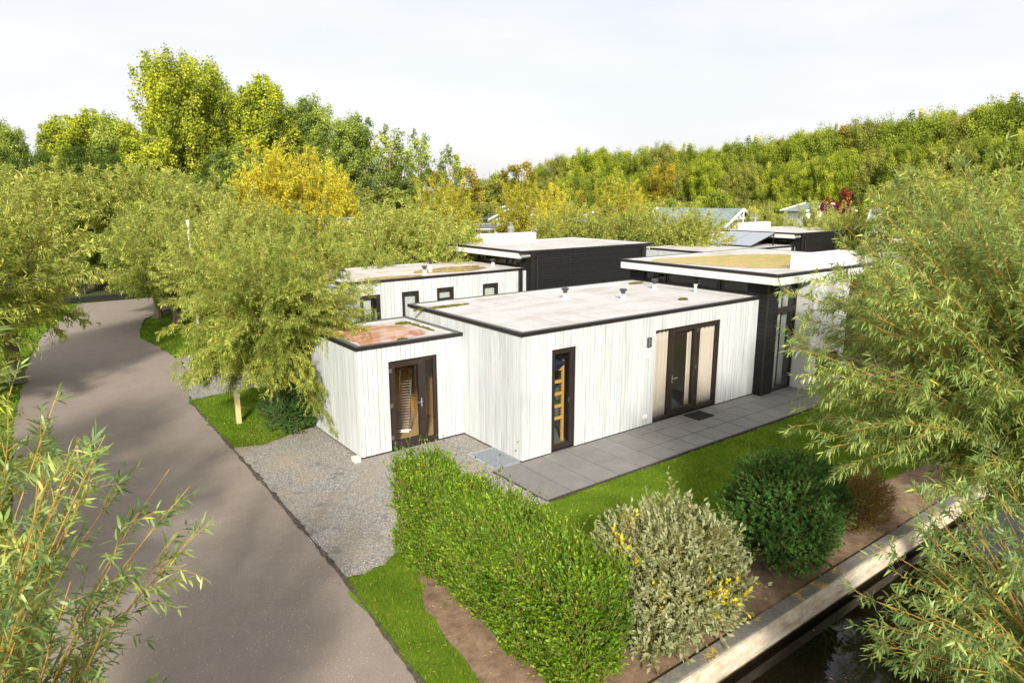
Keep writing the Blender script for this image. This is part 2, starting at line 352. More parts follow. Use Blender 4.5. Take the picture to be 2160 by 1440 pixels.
def m_curtain(name, c):
    mt, nt, b = newmat(name); b.inputs['Base Color'].default_value = (*c, 1); b.inputs['Roughness'].default_value = .9
    tr = nt.nodes.new('ShaderNodeBsdfTranslucent'); tr.inputs[0].default_value = (*c, 1); ms = nt.nodes.new('ShaderNodeMixShader'); ms.inputs[0].default_value = .3
    L(nt, b.outputs[0], ms.inputs[1]); L(nt, tr.outputs[0], ms.inputs[2]); L(nt, ms.outputs[0], nt.nodes['Material Output'].inputs[0]); return mt
M['curtain'] = m_curtain('peach_curtain', (.86,.75,.66)); M['curtain_w'] = m_curtain('white_curtain', (.74,.73,.70))

BK = m_bark('willow_bark', (.10,.075,.05), (.24,.19,.13)); BKP = m_bark('pale_bark', (.20,.15,.09), (.38,.31,.20)); BKD = m_bark('dark_bark', (.05,.04,.03), (.13,.10,.07))
TWO = m_wood('orange_willow_twig', (.30,.15,.03), (.46,.32,.06)); TWG = m_wood('olive_twig', (.20,.16,.05), (.34,.24,.07)); TWB = m_wood('brown_twig', (.12,.08,.04), (.22,.15,.08))
LF = {}
LF['willow'] = leafmat('willow_leaf', [(0, (.052,.076,.012)), (.45, (.142,.174,.030)), (.8, (.250,.270,.056)), (.97, (.36,.33,.06)), (1, (.55,.38,.03))], (.25,.31,.12), gain=2.5)
LF['willow_pale'] = leafmat('pale_willow_leaf', [(0, (.042,.066,.014)), (.45, (.108,.148,.034)), (.8, (.215,.255,.070)), (.97, (.36,.36,.13)), (1, (.55,.38,.03))], (.27,.33,.15), rough=.38, spec=.4, gain=2.6)
LF['willow_fresh'] = leafmat('fresh_willow_leaf', [(0, (.040,.072,.020)), (.5, (.100,.150,.042)), (.85, (.20,.25,.070)), (1, (.33,.36,.09))], (.22,.27,.14), rough=.4, spec=.5, gain=2.3)
LF['willow_far'] = leafmat('olive_willow_leaf', [(0, (.075,.098,.018)), (.5, (.185,.212,.042)), (.85, (.30,.305,.075)), (1, (.42,.38,.10))], (.29,.32,.12), gain=2.7)
LF['willow_yel'] = leafmat('yellowing_willow_leaf', [(0, (.22,.20,.010)), (.4, (.42,.375,.02)), (.75, (.52,.46,.045)), (1, (.60,.52,.10))], (.45,.41,.08), gain=1.75)
LF['yelgreen'] = leafmat('yellow_green_willow_leaf', [(0, (.15,.16,.010)), (.4, (.30,.30,.02)), (.75, (.44,.41,.04)), (1, (.55,.48,.06))], (.36,.35,.08), gain=1.6)
LF['poplar'] = leafmat('poplar_leaf', [(0, (.055,.080,.008)), (.4, (.155,.19,.016)), (.75, (.31,.33,.030)), (.93, (.45,.41,.05)), (1, (.62,.40,.03))], (.22,.26,.08), gain=2.2)
LF['poplar_g'] = leafmat('green_poplar_leaf', [(0, (.045,.070,.014)), (.5, (.125,.165,.028)), (.9, (.25,.29,.06)), (1, (.36,.36,.08))], (.2,.25,.10), gain=2.4)
LF['green'] = leafmat('green_broadleaf', [(0, (.040,.062,.010)), (.5, (.115,.148,.018)), (.9, (.235,.255,.035)), (1, (.34,.30,.04))], gain=2.4)
LF['lime'] = leafmat('lime_broadleaf', [(0, (.050,.075,.008)), (.5, (.145,.180,.016)), (.9, (.27,.285,.03)), (1, (.38,.36,.05))], gain=2.3)
LF['amber'] = leafmat('amber_broadleaf', [(0, (.07,.065,.008)), (.45, (.17,.155,.018)), (.85, (.31,.26,.030)), (1, (.45,.32,.03))])
LF['olive'] = leafmat('olive_broadleaf', [(0, (.05,.060,.014)), (.5, (.125,.140,.028)), (.9, (.22,.22,.045)), (1, (.36,.26,.04))], gain=2.4)
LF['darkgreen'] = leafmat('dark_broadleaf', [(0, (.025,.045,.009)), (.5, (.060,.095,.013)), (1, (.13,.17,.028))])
LF['red'] = leafmat('red_maple_leaf', [(0, (.06,.008,.010)), (.5, (.15,.018,.022)), (1, (.24,.045,.035))], gain=1.5)
LF['privet'] = leafmat('privet_leaf', [(0, (.018,.050,.002)), (.3, (.050,.120,.006)), (.6, (.110,.215,.010)), (.85, (.22,.34,.020)), (.96, (.36,.42,.04)), (1, (.45,.40,.12))], rough=.4, spec=.3, gain=1.3)
LF['silver'] = leafmat('silver_leaf', [(0, (.075,.10,.03)), (.5, (.21,.235,.11)), (.86, (.36,.375,.22)), (.9, (.50,.44,.06)), (1, (.62,.46,.01))], (.36,.36,.20), rough=.45, spec=.35, gain=1.45)
LF['bushgreen'] = leafmat('round_green_leaf', [(0, (.018,.055,.012)), (.5, (.050,.120,.025)), (.95, (.11,.20,.05)), (1, (.35,.45,.03))], gain=1.6)
LF['ballgreen'] = leafmat('dark_privet_leaf', [(0, (.020,.055,.015)), (.6, (.045,.105,.025)), (1, (.10,.18,.05))], rough=.35)
LF['brown'] = leafmat('bronze_leaf', [(0, (.06,.045,.012)), (.5, (.17,.125,.030)), (.9, (.28,.20,.05)), (.985, (.30,.25,.07)), (1, (.75,.70,.45))], gain=2.0)
LF['grass'] = leafmat('grass_blade', [(0, (.050,.092,.008)), (.5, (.090,.158,.012)), (.85, (.17,.22,.025)), (1, (.36,.31,.09))], trans=.4, spec=.08, gain=1.75)
LF['dead'] = leafmat('fallen_leaf', [(0, (.20,.10,.04)), (.5, (.36,.20,.06)), (1, (.55,.42,.12))], trans=.15, gain=1.)

# ------------------------------------------------------------------ foliage generators (numpy)
def nrm(a): return a/np.maximum(np.linalg.norm(a, axis=-1, keepdims=True), 1e-9)
def sph(r, n, zmin=-1., zmax=1.):
    z = r.uniform(zmin, zmax, n); a = r.uniform(0, 2*np.pi, n); s = np.sqrt(1-z*z); return np.stack([s*np.cos(a), s*np.sin(a), z], -1)
def leaf_geo(r, P, D, Nn, Ls, Ws, kind='lance', curl=.12):
    """leaf blades: returns V, faces list, number of faces per leaf"""
    n = len(P); D = nrm(D); S = nrm(np.cross(D, Nn)); Nn = np.cross(S, D); Ls = np.asarray(Ls).reshape(-1, 1); Ws = np.asarray(Ws).reshape(-1, 1)
    if kind == 'lance':
        V = np.stack([P, P+D*Ls*.3-S*Ws*.5+Nn*Ls*.02, P+D*Ls*.3+S*Ws*.5+Nn*Ls*.02, P+D*Ls*.7-S*Ws*.38-Nn*Ls*curl*.3,
                      P+D*Ls*.7+S*Ws*.38-Nn*Ls*curl*.3, P+D*Ls*.98-Nn*Ls*curl], 1).reshape(-1, 3)
        b = (np.arange(n)*6)[:, None]
        T = np.concatenate([b+np.array([[0, 2, 1]]), b+np.array([[3, 4, 5]])], 1).reshape(-1, 3); Q = b+np.array([[1, 2, 4, 3]])
        return V, [T, Q], (2, 1)
    V = np.stack([P, P+D*Ls*.45-S*Ws*.5+Nn*Ls*.06, P+D*Ls-Nn*Ls*curl, P+D*Ls*.45+S*Ws*.5+Nn*Ls*.06], 1).reshape(-1, 3)
    b = (np.arange(n)*4)[:, None]
    return V, [b+np.array([[0, 3, 2, 1]])], (1,)
def tubes(P, Rr, k=4):
    """P (n,m,3) polylines, Rr (n,m) radii -> V, quads"""
    n, m_, _ = P.shape; T = np.gradient(P, axis=1); T = nrm(T)
    ref = np.where(np.abs(T[..., 2:3]) > .92, np.array([1., 0, 0]), np.array([0, 0, 1.])); A = nrm(np.cross(T, ref)); B = np.cross(T, A)
    ang = np.arange(k)*2*np.pi/k
    V = P[:, :, None]+(A[:, :, None]*np.cos(ang)[:, None]+B[:, :, None]*np.sin(ang)[:, None])*Rr[:, :, None, None]
    base = np.arange(n)[:, None, None]*(m_*k)+np.arange(m_-1)[None, :, None]*k; j = np.arange(k)[None, None]; j2 = (j+1) % k
    Q = np.stack([base+j, base+j2, base+k+j2, base+k+j], -1).reshape(-1, 4)
    return V.reshape(-1, 3), Q
def join(groups, name, mats, parent=None, smooth=False):
    """groups: list of (V, [face arrays], mi, [tint per face array list])"""
    off = 0; Vs = []; byk = {}
    for V, fs, mi, ts in groups:
        for f, t in zip(fs, ts):
            byk.setdefault(f.shape[1], []).append((f+off, np.full(len(f), mi), t))
        Vs.append(V); off += len(V)
    F = []; MI = []; TT = []
    for k in sorted(byk):
        F.append(np.concatenate([x[0] for x in byk[k]])); MI.append(np.concatenate([x[1] for x in byk[k]])); TT.append(np.concatenate([x[2] for x in byk[k]]))
    return npmesh(name, np.concatenate(Vs), F, mats, parent, None, np.concatenate(MI), np.concatenate(TT), smooth)
def leaf_group(r, P, D, Nn, Ls, Ws, tint, mi=0, kind='lance', curl=.12):
    V, fs, per = leaf_geo(r, P, D, Nn, Ls, Ws, kind, curl)
    tint = np.clip(tint, 0, 1)
    return (V, fs, mi, [np.repeat(tint, p) for p in per])
def bez(p0, p1, p2, t): return p0*(1-t)**2+p1*2*t*(1-t)+p2*t*t

def willow_parts(r, head, C, Rad, ns, nt_, nl, LL=.12, WW=.018, sr=.016, tl=.55, zmin=-.45, droop=.25, tlo=.12, tints=(.41, .24), kind='lance', rise=.3, lift=None, barrel=False):
    """pollard willow crown: shoots from the head, side twigs, lance leaves; returns groups for join() (mat 0 leaves, mat 1 twigs)"""
    head = np.array(head, float); C = np.array(C, float); Rad = np.array(Rad, float)
    d = sph(r, ns, zmin, 1.)
    if barrel: kk = np.where(d[:, 2] < 0, (1/np.clip(np.sqrt(1-d[:, 2]**2), .3, 1))**.75, 1.); d[:, :2] *= kk[:, None]
    e = C+d*Rad*r.uniform(.6, 1.06, (ns, 1))+np.array([0, 0, 1])*0
    if lift: lk = ((e-C)[:, 0]*lift[0]+(e-C)[:, 1]*lift[1]) > lift[3]; e[:, 2] = np.where(lk, np.maximum(e[:, 2], lift[2]+r.uniform(0, .5, ns)), e[:, 2])
    p0 = head+r.normal(0, .14, (ns, 3))*np.array([1, 1, .7]); h = np.linalg.norm((e-p0)[:, :2], axis=1, keepdims=True)
    c = p0*.5+e*.5; c[:, 2:3] += rise*h+.1*Rad[2]; c += r.normal(0, .08, (ns, 3))*Rad
    ts = np.linspace(0, 1, 9)[None, :, None]; SP = bez(p0[:, None], c[:, None], e[:, None], ts)
    SP[:, 1:] += r.normal(0, .003, (ns, 8, 3))*Rad.mean()
    SR = sr*(1-.78*np.linspace(0, 1, 9)[None])*r.uniform(.7, 1.3, (ns, 1))
    G = []; V, Q = tubes(SP, SR, 4); G.append((V, [Q], 1, [np.full(len(Q), .5)]))
    n2 = ns*nt_; si = np.repeat(np.arange(ns), nt_); t = (r.uniform(tlo, 1., n2))[:, None]
    b = bez(p0[si], c[si], e[si], t); tan = nrm(2*(1-t)*(c-p0)[si]+2*t*(e-c)[si]); out = nrm(b-C)
    rz = np.clip((b[:, 2:3]-C[2])/Rad[2], 0, 1)
    td = nrm(tan*1.0+r.normal(0, .5, (n2, 3))+out*.40+np.array([0, 0, 1.])*(.10+.75*rz)); ln = tl*r.uniform(.35, 1., (n2, 1))*(1.1-.5*t)
    q2 = b+td*ln; q2[:, 2:3] -= droop*(1-.85*rz)*ln*r.uniform(.2, 1.2, (n2, 1)); q1 = b+td*ln*.55+np.array([0, 0, .05])*ln
    if True:
        TP = bez(b[:, None], q1[:, None], q2[:, None], np.linspace(0, 1, 4)[None, :, None]); TR = sr*.28*(1-.8*np.linspace(0, 1, 4))[None]*np.ones((n2, 1))
        V, Q = tubes(TP, TR, 3); G.append((V, [Q], 1, [np.full(len(Q), .5)]))
    n3 = n2*nl; ti = np.repeat(np.arange(n2), nl); s = np.tile(np.linspace(.12, 1., nl), n2)[:, None]+r.normal(0, .03, (n3, 1)); s = np.clip(s, .03, 1)
    P = bez(b[ti], q1[ti], q2[ti], s); Td = nrm(2*(1-s)*(q1-b)[ti]+2*s*(q2-q1)[ti]+1e-6)
    side = nrm(np.cross(Td, r.normal(0, 1, (n3, 3)))); LD = nrm(Td*r.uniform(.3, 1.0, (n3, 1))+side*r.uniform(.45, 1.1, (n3, 1))+np.array([0, 0, 1.])*(-.24+.26*rz[ti])+r.normal(0, .12, (n3, 3)))
    NN = nrm(np.array([0, 0, 1.])+side*.6+r.normal(0, .45, (n3, 3)))
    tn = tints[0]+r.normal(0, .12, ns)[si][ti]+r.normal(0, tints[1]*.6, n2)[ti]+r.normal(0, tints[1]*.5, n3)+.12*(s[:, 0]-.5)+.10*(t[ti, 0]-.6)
    tn = np.clip(tn, 0, .94); tn = np.where(r.random(n3) < .006, 1., tn)
    Ls = LL*r.uniform(.55, 1.2, n3)*(1-.35*np.clip(s[:, 0]-.75, 0, 1)*2); Ws = WW*r.uniform(.75, 1.2, n3)
    G.append(leaf_group(r, P, LD, NN, Ls, Ws, tn, 0, kind, .16))
    return G

def pollard_trunk(base, head, r0, name, parent, mat=BK, seed=1):
    r = np.random.default_rng(seed); b = np.array(base, float); h = np.array(head, float)
    t = np.linspace(0, 1, 7)[:, None]; P = b*(1-t)+h*t; P[1:-1] += r.normal(0, .03, (5, 3)); Rr = r0*np.array([1.35, 1.05, .95, .92, .95, 1.25, 1.1])
    groups = []; V, Q = tubes(P[None], Rr[None], 14); groups.append((V, [Q], 0, [np.full(len(Q), .5)]))
    k = 7; d = sph(r, k, .1, .9); e = h+d*r0*2.4; PP = np.stack([np.repeat(h[None], k, 0)-[0, 0, r0*.6], h+d*r0*1.0, e], 1); V, Q = tubes(PP, np.array([[r0*.8, r0*.55, r0*.28]]*k), 8)
    groups.append((V, [Q], 0, [np.full(len(Q), .5)]))
    return join(groups, name, [mat], parent, True)

def make_willow(name, base, head, C, Rad, ns, nt_, nl, leaf, label, group=None, twig=TWG, r0=.16, seed=1, **kw):
    r = np.random.default_rng(seed); t = thing(name, base, label, 'tree', group)
    pollard_trunk(base, head, r0, 'trunk', t, seed=seed)
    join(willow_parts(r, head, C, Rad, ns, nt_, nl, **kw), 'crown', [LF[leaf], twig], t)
    return t

def clump_leaves(r, centers, rc, n_each, LL, WW, zf=.8, shell=.45, tb=None, tn_sd=.12, flip=.5):
    k = len(centers); n = k*n_each; ci = np.repeat(np.arange(k), n_each); d = sph(r, n); rad = (shell+(1-shell)*r.random(n)**.7)[:, None]
    off = d*rad*np.asarray(rc)[ci][:, None]; off[:, 2] *= zf; P = centers[ci]+off+r.normal(0, .17, (n, 3))*np.asarray(rc)[ci][:, None]
    NN = nrm(d+r.normal(0, .6, (n, 3))+np.array([0, 0, .35])); D = nrm(np.cross(NN, r.normal(0, 1, (n, 3)))+np.array([0, 0, -.2]))
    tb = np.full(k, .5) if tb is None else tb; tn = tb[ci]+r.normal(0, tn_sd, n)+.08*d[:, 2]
    return P, D, NN, LL*r.uniform(.6, 1.25, n), WW*r.uniform(.6, 1.25, n), np.clip(tn, 0, 1)

def broadleaf(name, r, H, Rx, crown0, leaf, bark, nc, nle, LL, loc=(0, 0, 0), shape='round', trunk_r=.18, spread=.25, sub=5):
    """tree standing at the origin: returns (trunk mesh obj, crown mesh obj) unparented template"""
    ch = H-crown0; cc = np.array([0, 0, crown0+ch*.5])
    limbs = None
    if shape == 'tall':
        z = np.linspace(.06, 1., nc)**.9; a = np.arange(nc)*2.4+r.normal(0, .3, nc); rad = Rx*np.sqrt(np.clip(1-((z-.36)/.67)**2, .01, 1))*r.uniform(.35, 1.02, nc)
        end = np.stack([np.cos(a)*rad, np.sin(a)*rad, crown0+z*ch*.93], -1); z0_ = crown0*.8+(z*ch)*.80-.9*rad; st_ = np.stack([0*z, 0*z, np.clip(z0_, crown0*.6, H*.9)], -1)
        mid_ = st_*.35+end*.65; mid_[:, 2] = st_[:, 2]*.55+end[:, 2]*.45; limbs = (st_, mid_, end)
        tt = r.uniform(.45, 1.04, (nc, sub)); cen2 = np.stack([bez(st_[q], mid_[q], end[q], tt[q][:, None]) for q in range(nc)]).reshape(-1, 3)+r.normal(0, .09*Rx, (nc*sub, 3))*np.array([1, 1, .8])
        rc2 = Rx*r.uniform(.07, .15, nc*sub); cen = end; zf = 1.4
    else:
        d = sph(r, nc, -.75, 1.); cen = cc+d*np.array([Rx, Rx, ch*.5])*r.uniform(.35, .93, (nc, 1)); rc = Rx*r.uniform(.24, .42, nc); zf = .72
    if limbs is None: cen2 = np.repeat(cen, sub, 0); rc2 = np.repeat(rc, sub)*r.uniform(.40, .75, nc*sub); cen2 = cen2+sph(r, nc*sub)*np.repeat(rc, sub)[:, None]*.72*np.array([1, 1, zf])
    tb = np.repeat(np.clip(r.normal(.48, spread*.6, nc), .05, .95), sub)+r.normal(0, .08, nc*sub)
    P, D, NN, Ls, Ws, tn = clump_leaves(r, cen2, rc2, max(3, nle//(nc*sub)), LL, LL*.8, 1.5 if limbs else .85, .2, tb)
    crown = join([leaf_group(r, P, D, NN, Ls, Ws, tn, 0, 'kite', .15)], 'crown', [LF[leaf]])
    top = np.array([0, 0, H*.93]); t = np.linspace(0, 1, 8)[:, None]; TP = t*top; TP[1:, :2] += np.cumsum(r.normal(0, .05, (7, 2)), 0)*H/12
    V, Q = tubes(TP[None], (trunk_r*(1.15-1.05*t[:, 0]))[None], 8); G = [(V, [Q], 0, [np.full(len(Q), .5)])]
    nb = min(nc, 16); ee = cen[:nb]; f = np.clip((ee[:, 2]-Rx*.9)/H, .12, .85); st = np.stack([np.interp(f, t[:, 0]*.93/.93, TP[:, i]) for i in range(3)], -1)
    mid = st*.45+ee*.55; mid[:, 2] += -.08*ch; mid[:, :2] = mid[:, :2]*1.05; BP = bez(st[:, None], mid[:, None], ee[:, None], np.linspace(0, 1, 5)[None, :, None])
    if limbs: BP = bez(limbs[0][::3][:, None], limbs[1][::3][:, None], limbs[2][::3][:, None], np.linspace(0, 1, 5)[None, :, None]); nb = len(BP)
    V, Q = tubes(BP, np.linspace(trunk_r*.42, trunk_r*.08, 5)[None]*np.ones((nb, 1)), 5); G.append((V, [Q], 0, [np.full(len(Q), .5)]))
    trunk = join(G, 'trunk', [bark], None, True)
    return trunk, crown

TEMPL = {}
def plant(name, key, loc, H, wscale=1., label='', group=None, rot=0., cat='tree'):
    """a tree thing made from a template's meshes (first use links the template objects themselves, later uses copy them)"""
    tr, cr, H0, used = TEMPL[key]; t = thing(name, loc, label, cat, group)
    if used: tr2, cr2 = tr.copy(), cr.copy(); tr2.name = tr2.name.split('.')[0]; cr2.name = cr2.name.split('.')[0]; scn.collection.objects.link(tr2); scn.collection.objects.link(cr2)
    else: tr2, cr2 = tr, cr; TEMPL[key][3] = True
    tr2.parent = t; cr2.parent = t; s = H/H0; k1, k2 = random.uniform(.85, 1.18), random.uniform(.85, 1.18); t.scale = (s*wscale*k1, s*wscale*k2, s); t.rotation_euler[2] = rot
    return t

# ------------------------------------------------------------------ the setting
def wob(poly, step=.25, amp=.03, r=rng):
    """densify a closed outline and make its edge uneven"""
    out = []
    for i in range(len(poly)):
        a, b = np.array(poly[i], float), np.array(poly[(i+1) % len(poly)], float); n = max(1, int(np.linalg.norm(b-a)/step))
        if np.linalg.norm(b-a) > 60: n = 1
        for k in range(n):
            p = a+(b-a)*k/n; out.append(tuple(p+(r.normal(0, amp, 2) if k else r.normal(0, amp*.3, 2))))
    return out
def sheet(name, poly, z, mat, kind='structure', label=None, cat=None):
    tri = tessellate_polygon([[Vector((x, y, 0)) for x, y in poly]])
    V = np.array([(x, y, z) for x, y in poly]); F = []
    for a, b, c in tri:
        A, B, C_ = V[a], V[b], V[c]; s = (B[0]-A[0])*(C_[1]-A[1])-(B[1]-A[1])*(C_[0]-A[0]); F.append((a, b, c) if s > 0 else (a, c, b))
    o = npmesh(name, V, [np.array(F)], [mat]); return tag(o, label, cat, None, kind)
def pip(x, y, poly):
    c = np.zeros(len(x), bool); n = len(poly); j = n-1
    for i in range(n):
        xi, yi = poly[i]; xj, yj = poly[j]; k = ((yi > y) != (yj > y)) & (x < (xj-xi)*(y-yi)/(yj-yi+1e-12)+xi); c ^= k; j = i
    return c

HX0, HX1, HY0, HY1 = -4.7, 90, -9.6, -6.9     # canal cutting
g = MB()
for a, b, c, d in ((-700, 900, HY1, 1200), (-700, 900, -700, HY0), (-700, HX0, HY0, HY1), (HX1, 900, HY0, HY1)):
    g.add([(a, c, -.03), (b, c, -.03), (b, d, -.03), (a, d, -.03)], [(0, 1, 2, 3)])
tag(g.build('ground', [M['land']]), 'rough grassy ground around the houses', None, None, 'structure')

road_poly = [(-5.6, -40), (-5.5, -12), (-5.44, -4.89), (-5.23, -1.97), (-5.12, 2), (-5.06, 5.42), (-4.98, 9.85), (-4.35, 13), (-4.1, 15.5), (-4.25, 18.5), (-4.55, 20.9), (-4.3, 23), (-3.6, 26), (-2.2, 28.4), (.5, 30), (6, 30.6), (6, 33.8), (-5.6, 33.8), (-6.3, 31.2), (-7.1, 27.5), (-7.9, 24.5), (-8.7, 18), (-9.3, 10), (-9.5, 0), (-9.5, -12), (-9.6, -40)]
sheet('road', wob(road_poly, .3, .018), 0.0, M['asphalt'], label='narrow grey brown asphalt lane running to the gate')
def edge_strip(pts, w0, name, lab, seed):
    r = np.random.default_rng(seed); P = []
    for a, b in zip(pts[:-1], pts[1:]):
        a, b = np.array(a), np.array(b); k = max(2, int(np.linalg.norm(b-a)/.1)); P += [a+(b-a)*q/k for q in range(k)]
    P = np.array(P); w = w0*(.55+.45*np.sin(np.arange(len(P))*.37)*np.sin(np.arange(len(P))*.11+1))+r.normal(0, w0*.22, len(P)); w = np.clip(w, .012, None)
    out = [(p[0]-.5*ww+.01, p[1]) for p, ww in zip(P, w)]+[(p[0]+.6*ww+.02, p[1]) for p, ww in zip(P[::-1], w[::-1])]
    return sheet('road_edge', out, .0105, M['crumble'], label=lab)
edge_strip([(-5.5, -12), (-5.44, -4.89), (-5.23, -1.97), (-5.12, 2), (-5.06, 5.42), (-4.98, 9.85)], .10, 'road_edge', 'dark crumbling edge of the asphalt on the house side', 5)
drive = [(-5.25, -2.1), (-5.1, 2), (-5.02, 5.0), (-4.4, 4.75), (-3.7, 5.05), (-3.0, 5.35), (-2.75, 5.35), (-2.75, 2.5), (.05, 2.5), (.05, -.05), (-.85, -.05), (-.85, -2.0), (-2.9, -2.0), (-4.0, -1.75), (-4.5, -2.05)]
sheet('gravel_driveway', wob(drive, .18, .035), .006, M['gravel'], label='grey gravel parking place between lane and shed')
drive2 = [(-4.98, 9.9), (-4.1, 10.0), (-2.5, 10.2), (.4, 10.4), (.4, 16.5), (-2.5, 16.2), (-3.9, 16.2), (-4.1, 15.6), (-4.35, 13)]
sheet('gravel_driveway', wob(drive2, .25, .04), .006, M['gravel'], label='second gravel parking place farther up the lane')
verge1 = [(-5.02, 5.0), (-4.4, 4.75), (-3.7, 5.05), (-3.0, 5.4), (-2.0, 5.5), (.3, 5.6), (.3, 10.4), (-2.5, 10.2), (-4.1, 10.0), (-4.98, 9.9), (-5.03, 7)]
verge2 = [(-4.1, 15.8), (-3.9, 16.3), (-2.5, 16.3), (.4, 16.6), (.4, 28), (-3.4, 26), (-4.3, 23), (-4.55, 20.9), (-4.25, 18.5)]
verge3 = [(-5.5, -12), (-5.44, -4.89), (-5.24, -2.1), (-4.6, -2.1), (-4.1, -1.8), (-4.1, -2.4), (-4.62, -3.6), (-4.85, -5.4), (-4.95, -7.5), (-5.0, -12)]
verge4 = [(-7.1, 27.5), (-6.3, 31.2), (-5.6, 33.8), (-9, 33.8), (-14, 33), (-14, 20), (-14, -12), (-9.5, -12), (-9.5, 0), (-9.3, 10), (-8.7, 18), (-7.9, 24.5)]
lawn = [(-3.2, -2.0), (-.95, -1.97), (4, -1.95), (16, -1.95), (16, -5.6), (8, -5.7), (5.5, -5.5), (3.6, -5.0), (2.0, -4.6), (.6, -4.55), (-.7, -4.3), (-1.5, -4.4), (-3.2, -4.5)]
sheet('verge', wob(verge1, .2, .05), .002, M['turf'], label='triangle of short grass between the two gravel places')
sheet('verge', wob(verge2, .25, .05), .002, M['turf'], label='patch of grass beyond the second gravel place')
sheet('verge', wob(verge3, .2, .05), .002, M['turf'], label='strip of grass between lane and hedge')
sheet('verge', wob(verge4, .4, .06), -.006, M['turf'], label='grass on the left side of the lane')
sheet('lawn', wob(lawn, .2, .035), .004, M['turf'], label='bright green lawn beside the patio')
bed = [(-5.0, -12), (-4.95, -7.5), (-4.85, -5.4), (-4.62, -3.6), (-4.1, -2.4), (-4.1, -1.8), (-2.6, -1.9), (-2.6, -4.2), (-.7, -4.1), (.6, -4.4), (2.0, -4.45), (3.6, -4.85), (5.5, -5.3), (16, -5.4), (16, -6.7), (-4.75, -6.7), (-4.8, -12)]
sheet('planting_bed', wob(bed, .2, .03), -.004, M['soil'], label='bare brown soil under the hedge and shrubs')

# patio slabs with open joints on a sand bed
pa = MB(); pa.box(-.84, 16.6, -1.88, -.02, -.2, .006, 1)
xs = [-.82, *np.arange(-.13, 16.6, .69)]; ys = [-1.86, -1.17, -.47, -.02]
for i in range(len(xs)-1):
    for j in range(3):
        x0, x1, y0, y1 = xs[i]+.013, xs[i+1]-.013, ys[j]+.013, ys[j+1]-.013
        if x0 > 10.5 and y1 > -.85: continue
        pa.box(x0, x1, y0, y1, .0, .030+random.uniform(-.002, .002), 0, random.random())
for i in range(len(xs)-1):    # two narrow rows added on the far right, in front of the terrace
    pass
tag(pa.build('patio', [M['slabs'], M['joint']]), 'path of large square grey concrete slabs along the house', None, None, 'structure')

# canal
cw = thing('canal_wall', (0, -6.45, 0), 'low canal retaining wall with lichen-spotted grey cap and pale front board', 'retaining wall')
b_ = MB(); x = HX0+.0
while x < 60:
    x2 = x+3.6; b_.box(x+.004, x2-.004, -6.885, -6.69, -.15, .05, 0); x = x2
bevel(b_.build('coping', [M['cope']], cw), .012)
b_ = MB(); cs = [(-6.89, .035), (-6.925, .03), (-6.945, -.06), (-6.985, -.075), (-6.985, -.235), (-6.89, -.235)]
b_.add([(HX0, y, z) for y, z in cs]+[(60, y, z) for y, z in cs], [(k, (k+1) % 6, 6+(k+1) % 6, 6+k) for k in range(6)]+[tuple(range(6))[::-1], tuple(range(6, 12))], 0)
b_.build('front_board', [M['copeface']], cw)
b_ = MB(); b_.box(HX0, 60, -6.93, -6.7, -1.6, -.24, 0); b_.build('sheet_piles', [M['wetwall']], cw)
cw2 = thing('canal_wall', (0, -9.6, 0), 'far side canal retaining wall of dark timber nearest the camera', 'retaining wall')
b_ = MB(); b_.box(HX0, 90, -9.85, -9.6, -1.6, -.1, 0); b_.box(HX0-.15, HX0, -9.85, -6.7, -1.6, -.1, 0); b_.build('sheet_piles', [M['wetwall']], cw2)
b_ = MB(); b_.box(HX0, 90, -9.9, -9.55, -.1, .03, 0); b_.build('coping', [M['cope']], cw2)
wv = MB(); wv.add([(HX0, -9.6, -.34), (90, -9.6, -.34), (90, -6.9, -.34), (HX0, -6.9, -.34)], [(0, 1, 2, 3)])
tag(wv.build('canal_water', [M['water']]), 'dark still canal water', None, None, 'structure')

# ------------------------------------------------------------------ windows, doors, roofs
def frame_mb(mb, w, a0, a1, z0, z1, fw=.085, d0=-.07, d1=.0, bot=None):
    bot = bot or fw
    w.box(mb, a0, a0+fw, d0, d1, z0+bot, z1-fw); w.box(mb, a1-fw, a1, d0, d1, z0+bot, z1-fw)
    w.box(mb, a0, a1, d0, d1, z1-fw, z1); w.box(mb, a0, a1, d0, d1, z0, z0+bot)
def inner_bead(mb, w, a0, a1, z0, z1, fw, d0, d1):
    frame_mb(mb, w, a0, a1, z0, z1, fw, d0, d1)
def window(parent, w, a0, a1, z0, z1, fw=.07, sash=.06, dep=-.05, name='window', handle=None, label=None):
    mb = MB(); frame_mb(mb, w, a0, a1, z0, z1, fw, dep-.07, dep)
    if sash: frame_mb(mb, w, a0+fw-.012, a1-fw+.012, z0+fw-.012, z1-fw+.012, sash, dep-.055, dep+.018)
    o = mb.build(name, [M['frame']], parent); bevel(o, .006)
    if label: o['label'] = label
    q = fw+(sash-.012 if sash else 0); gm = MB(); w.box(gm, a0+q-.01, a1-q+.01, dep-.035, dep-.027, z0+q-.01, z1-q+.01); gm.build('pane', [M['glass']], o)
    if handle is not None:
        hm = MB(); w.box(hm, handle-.012, handle+.012, dep+.018, dep+.04, (z0+z1)/2-.1, (z0+z1)/2+.02); hm.build('handle', [M['darkgrey']], o)
    return o
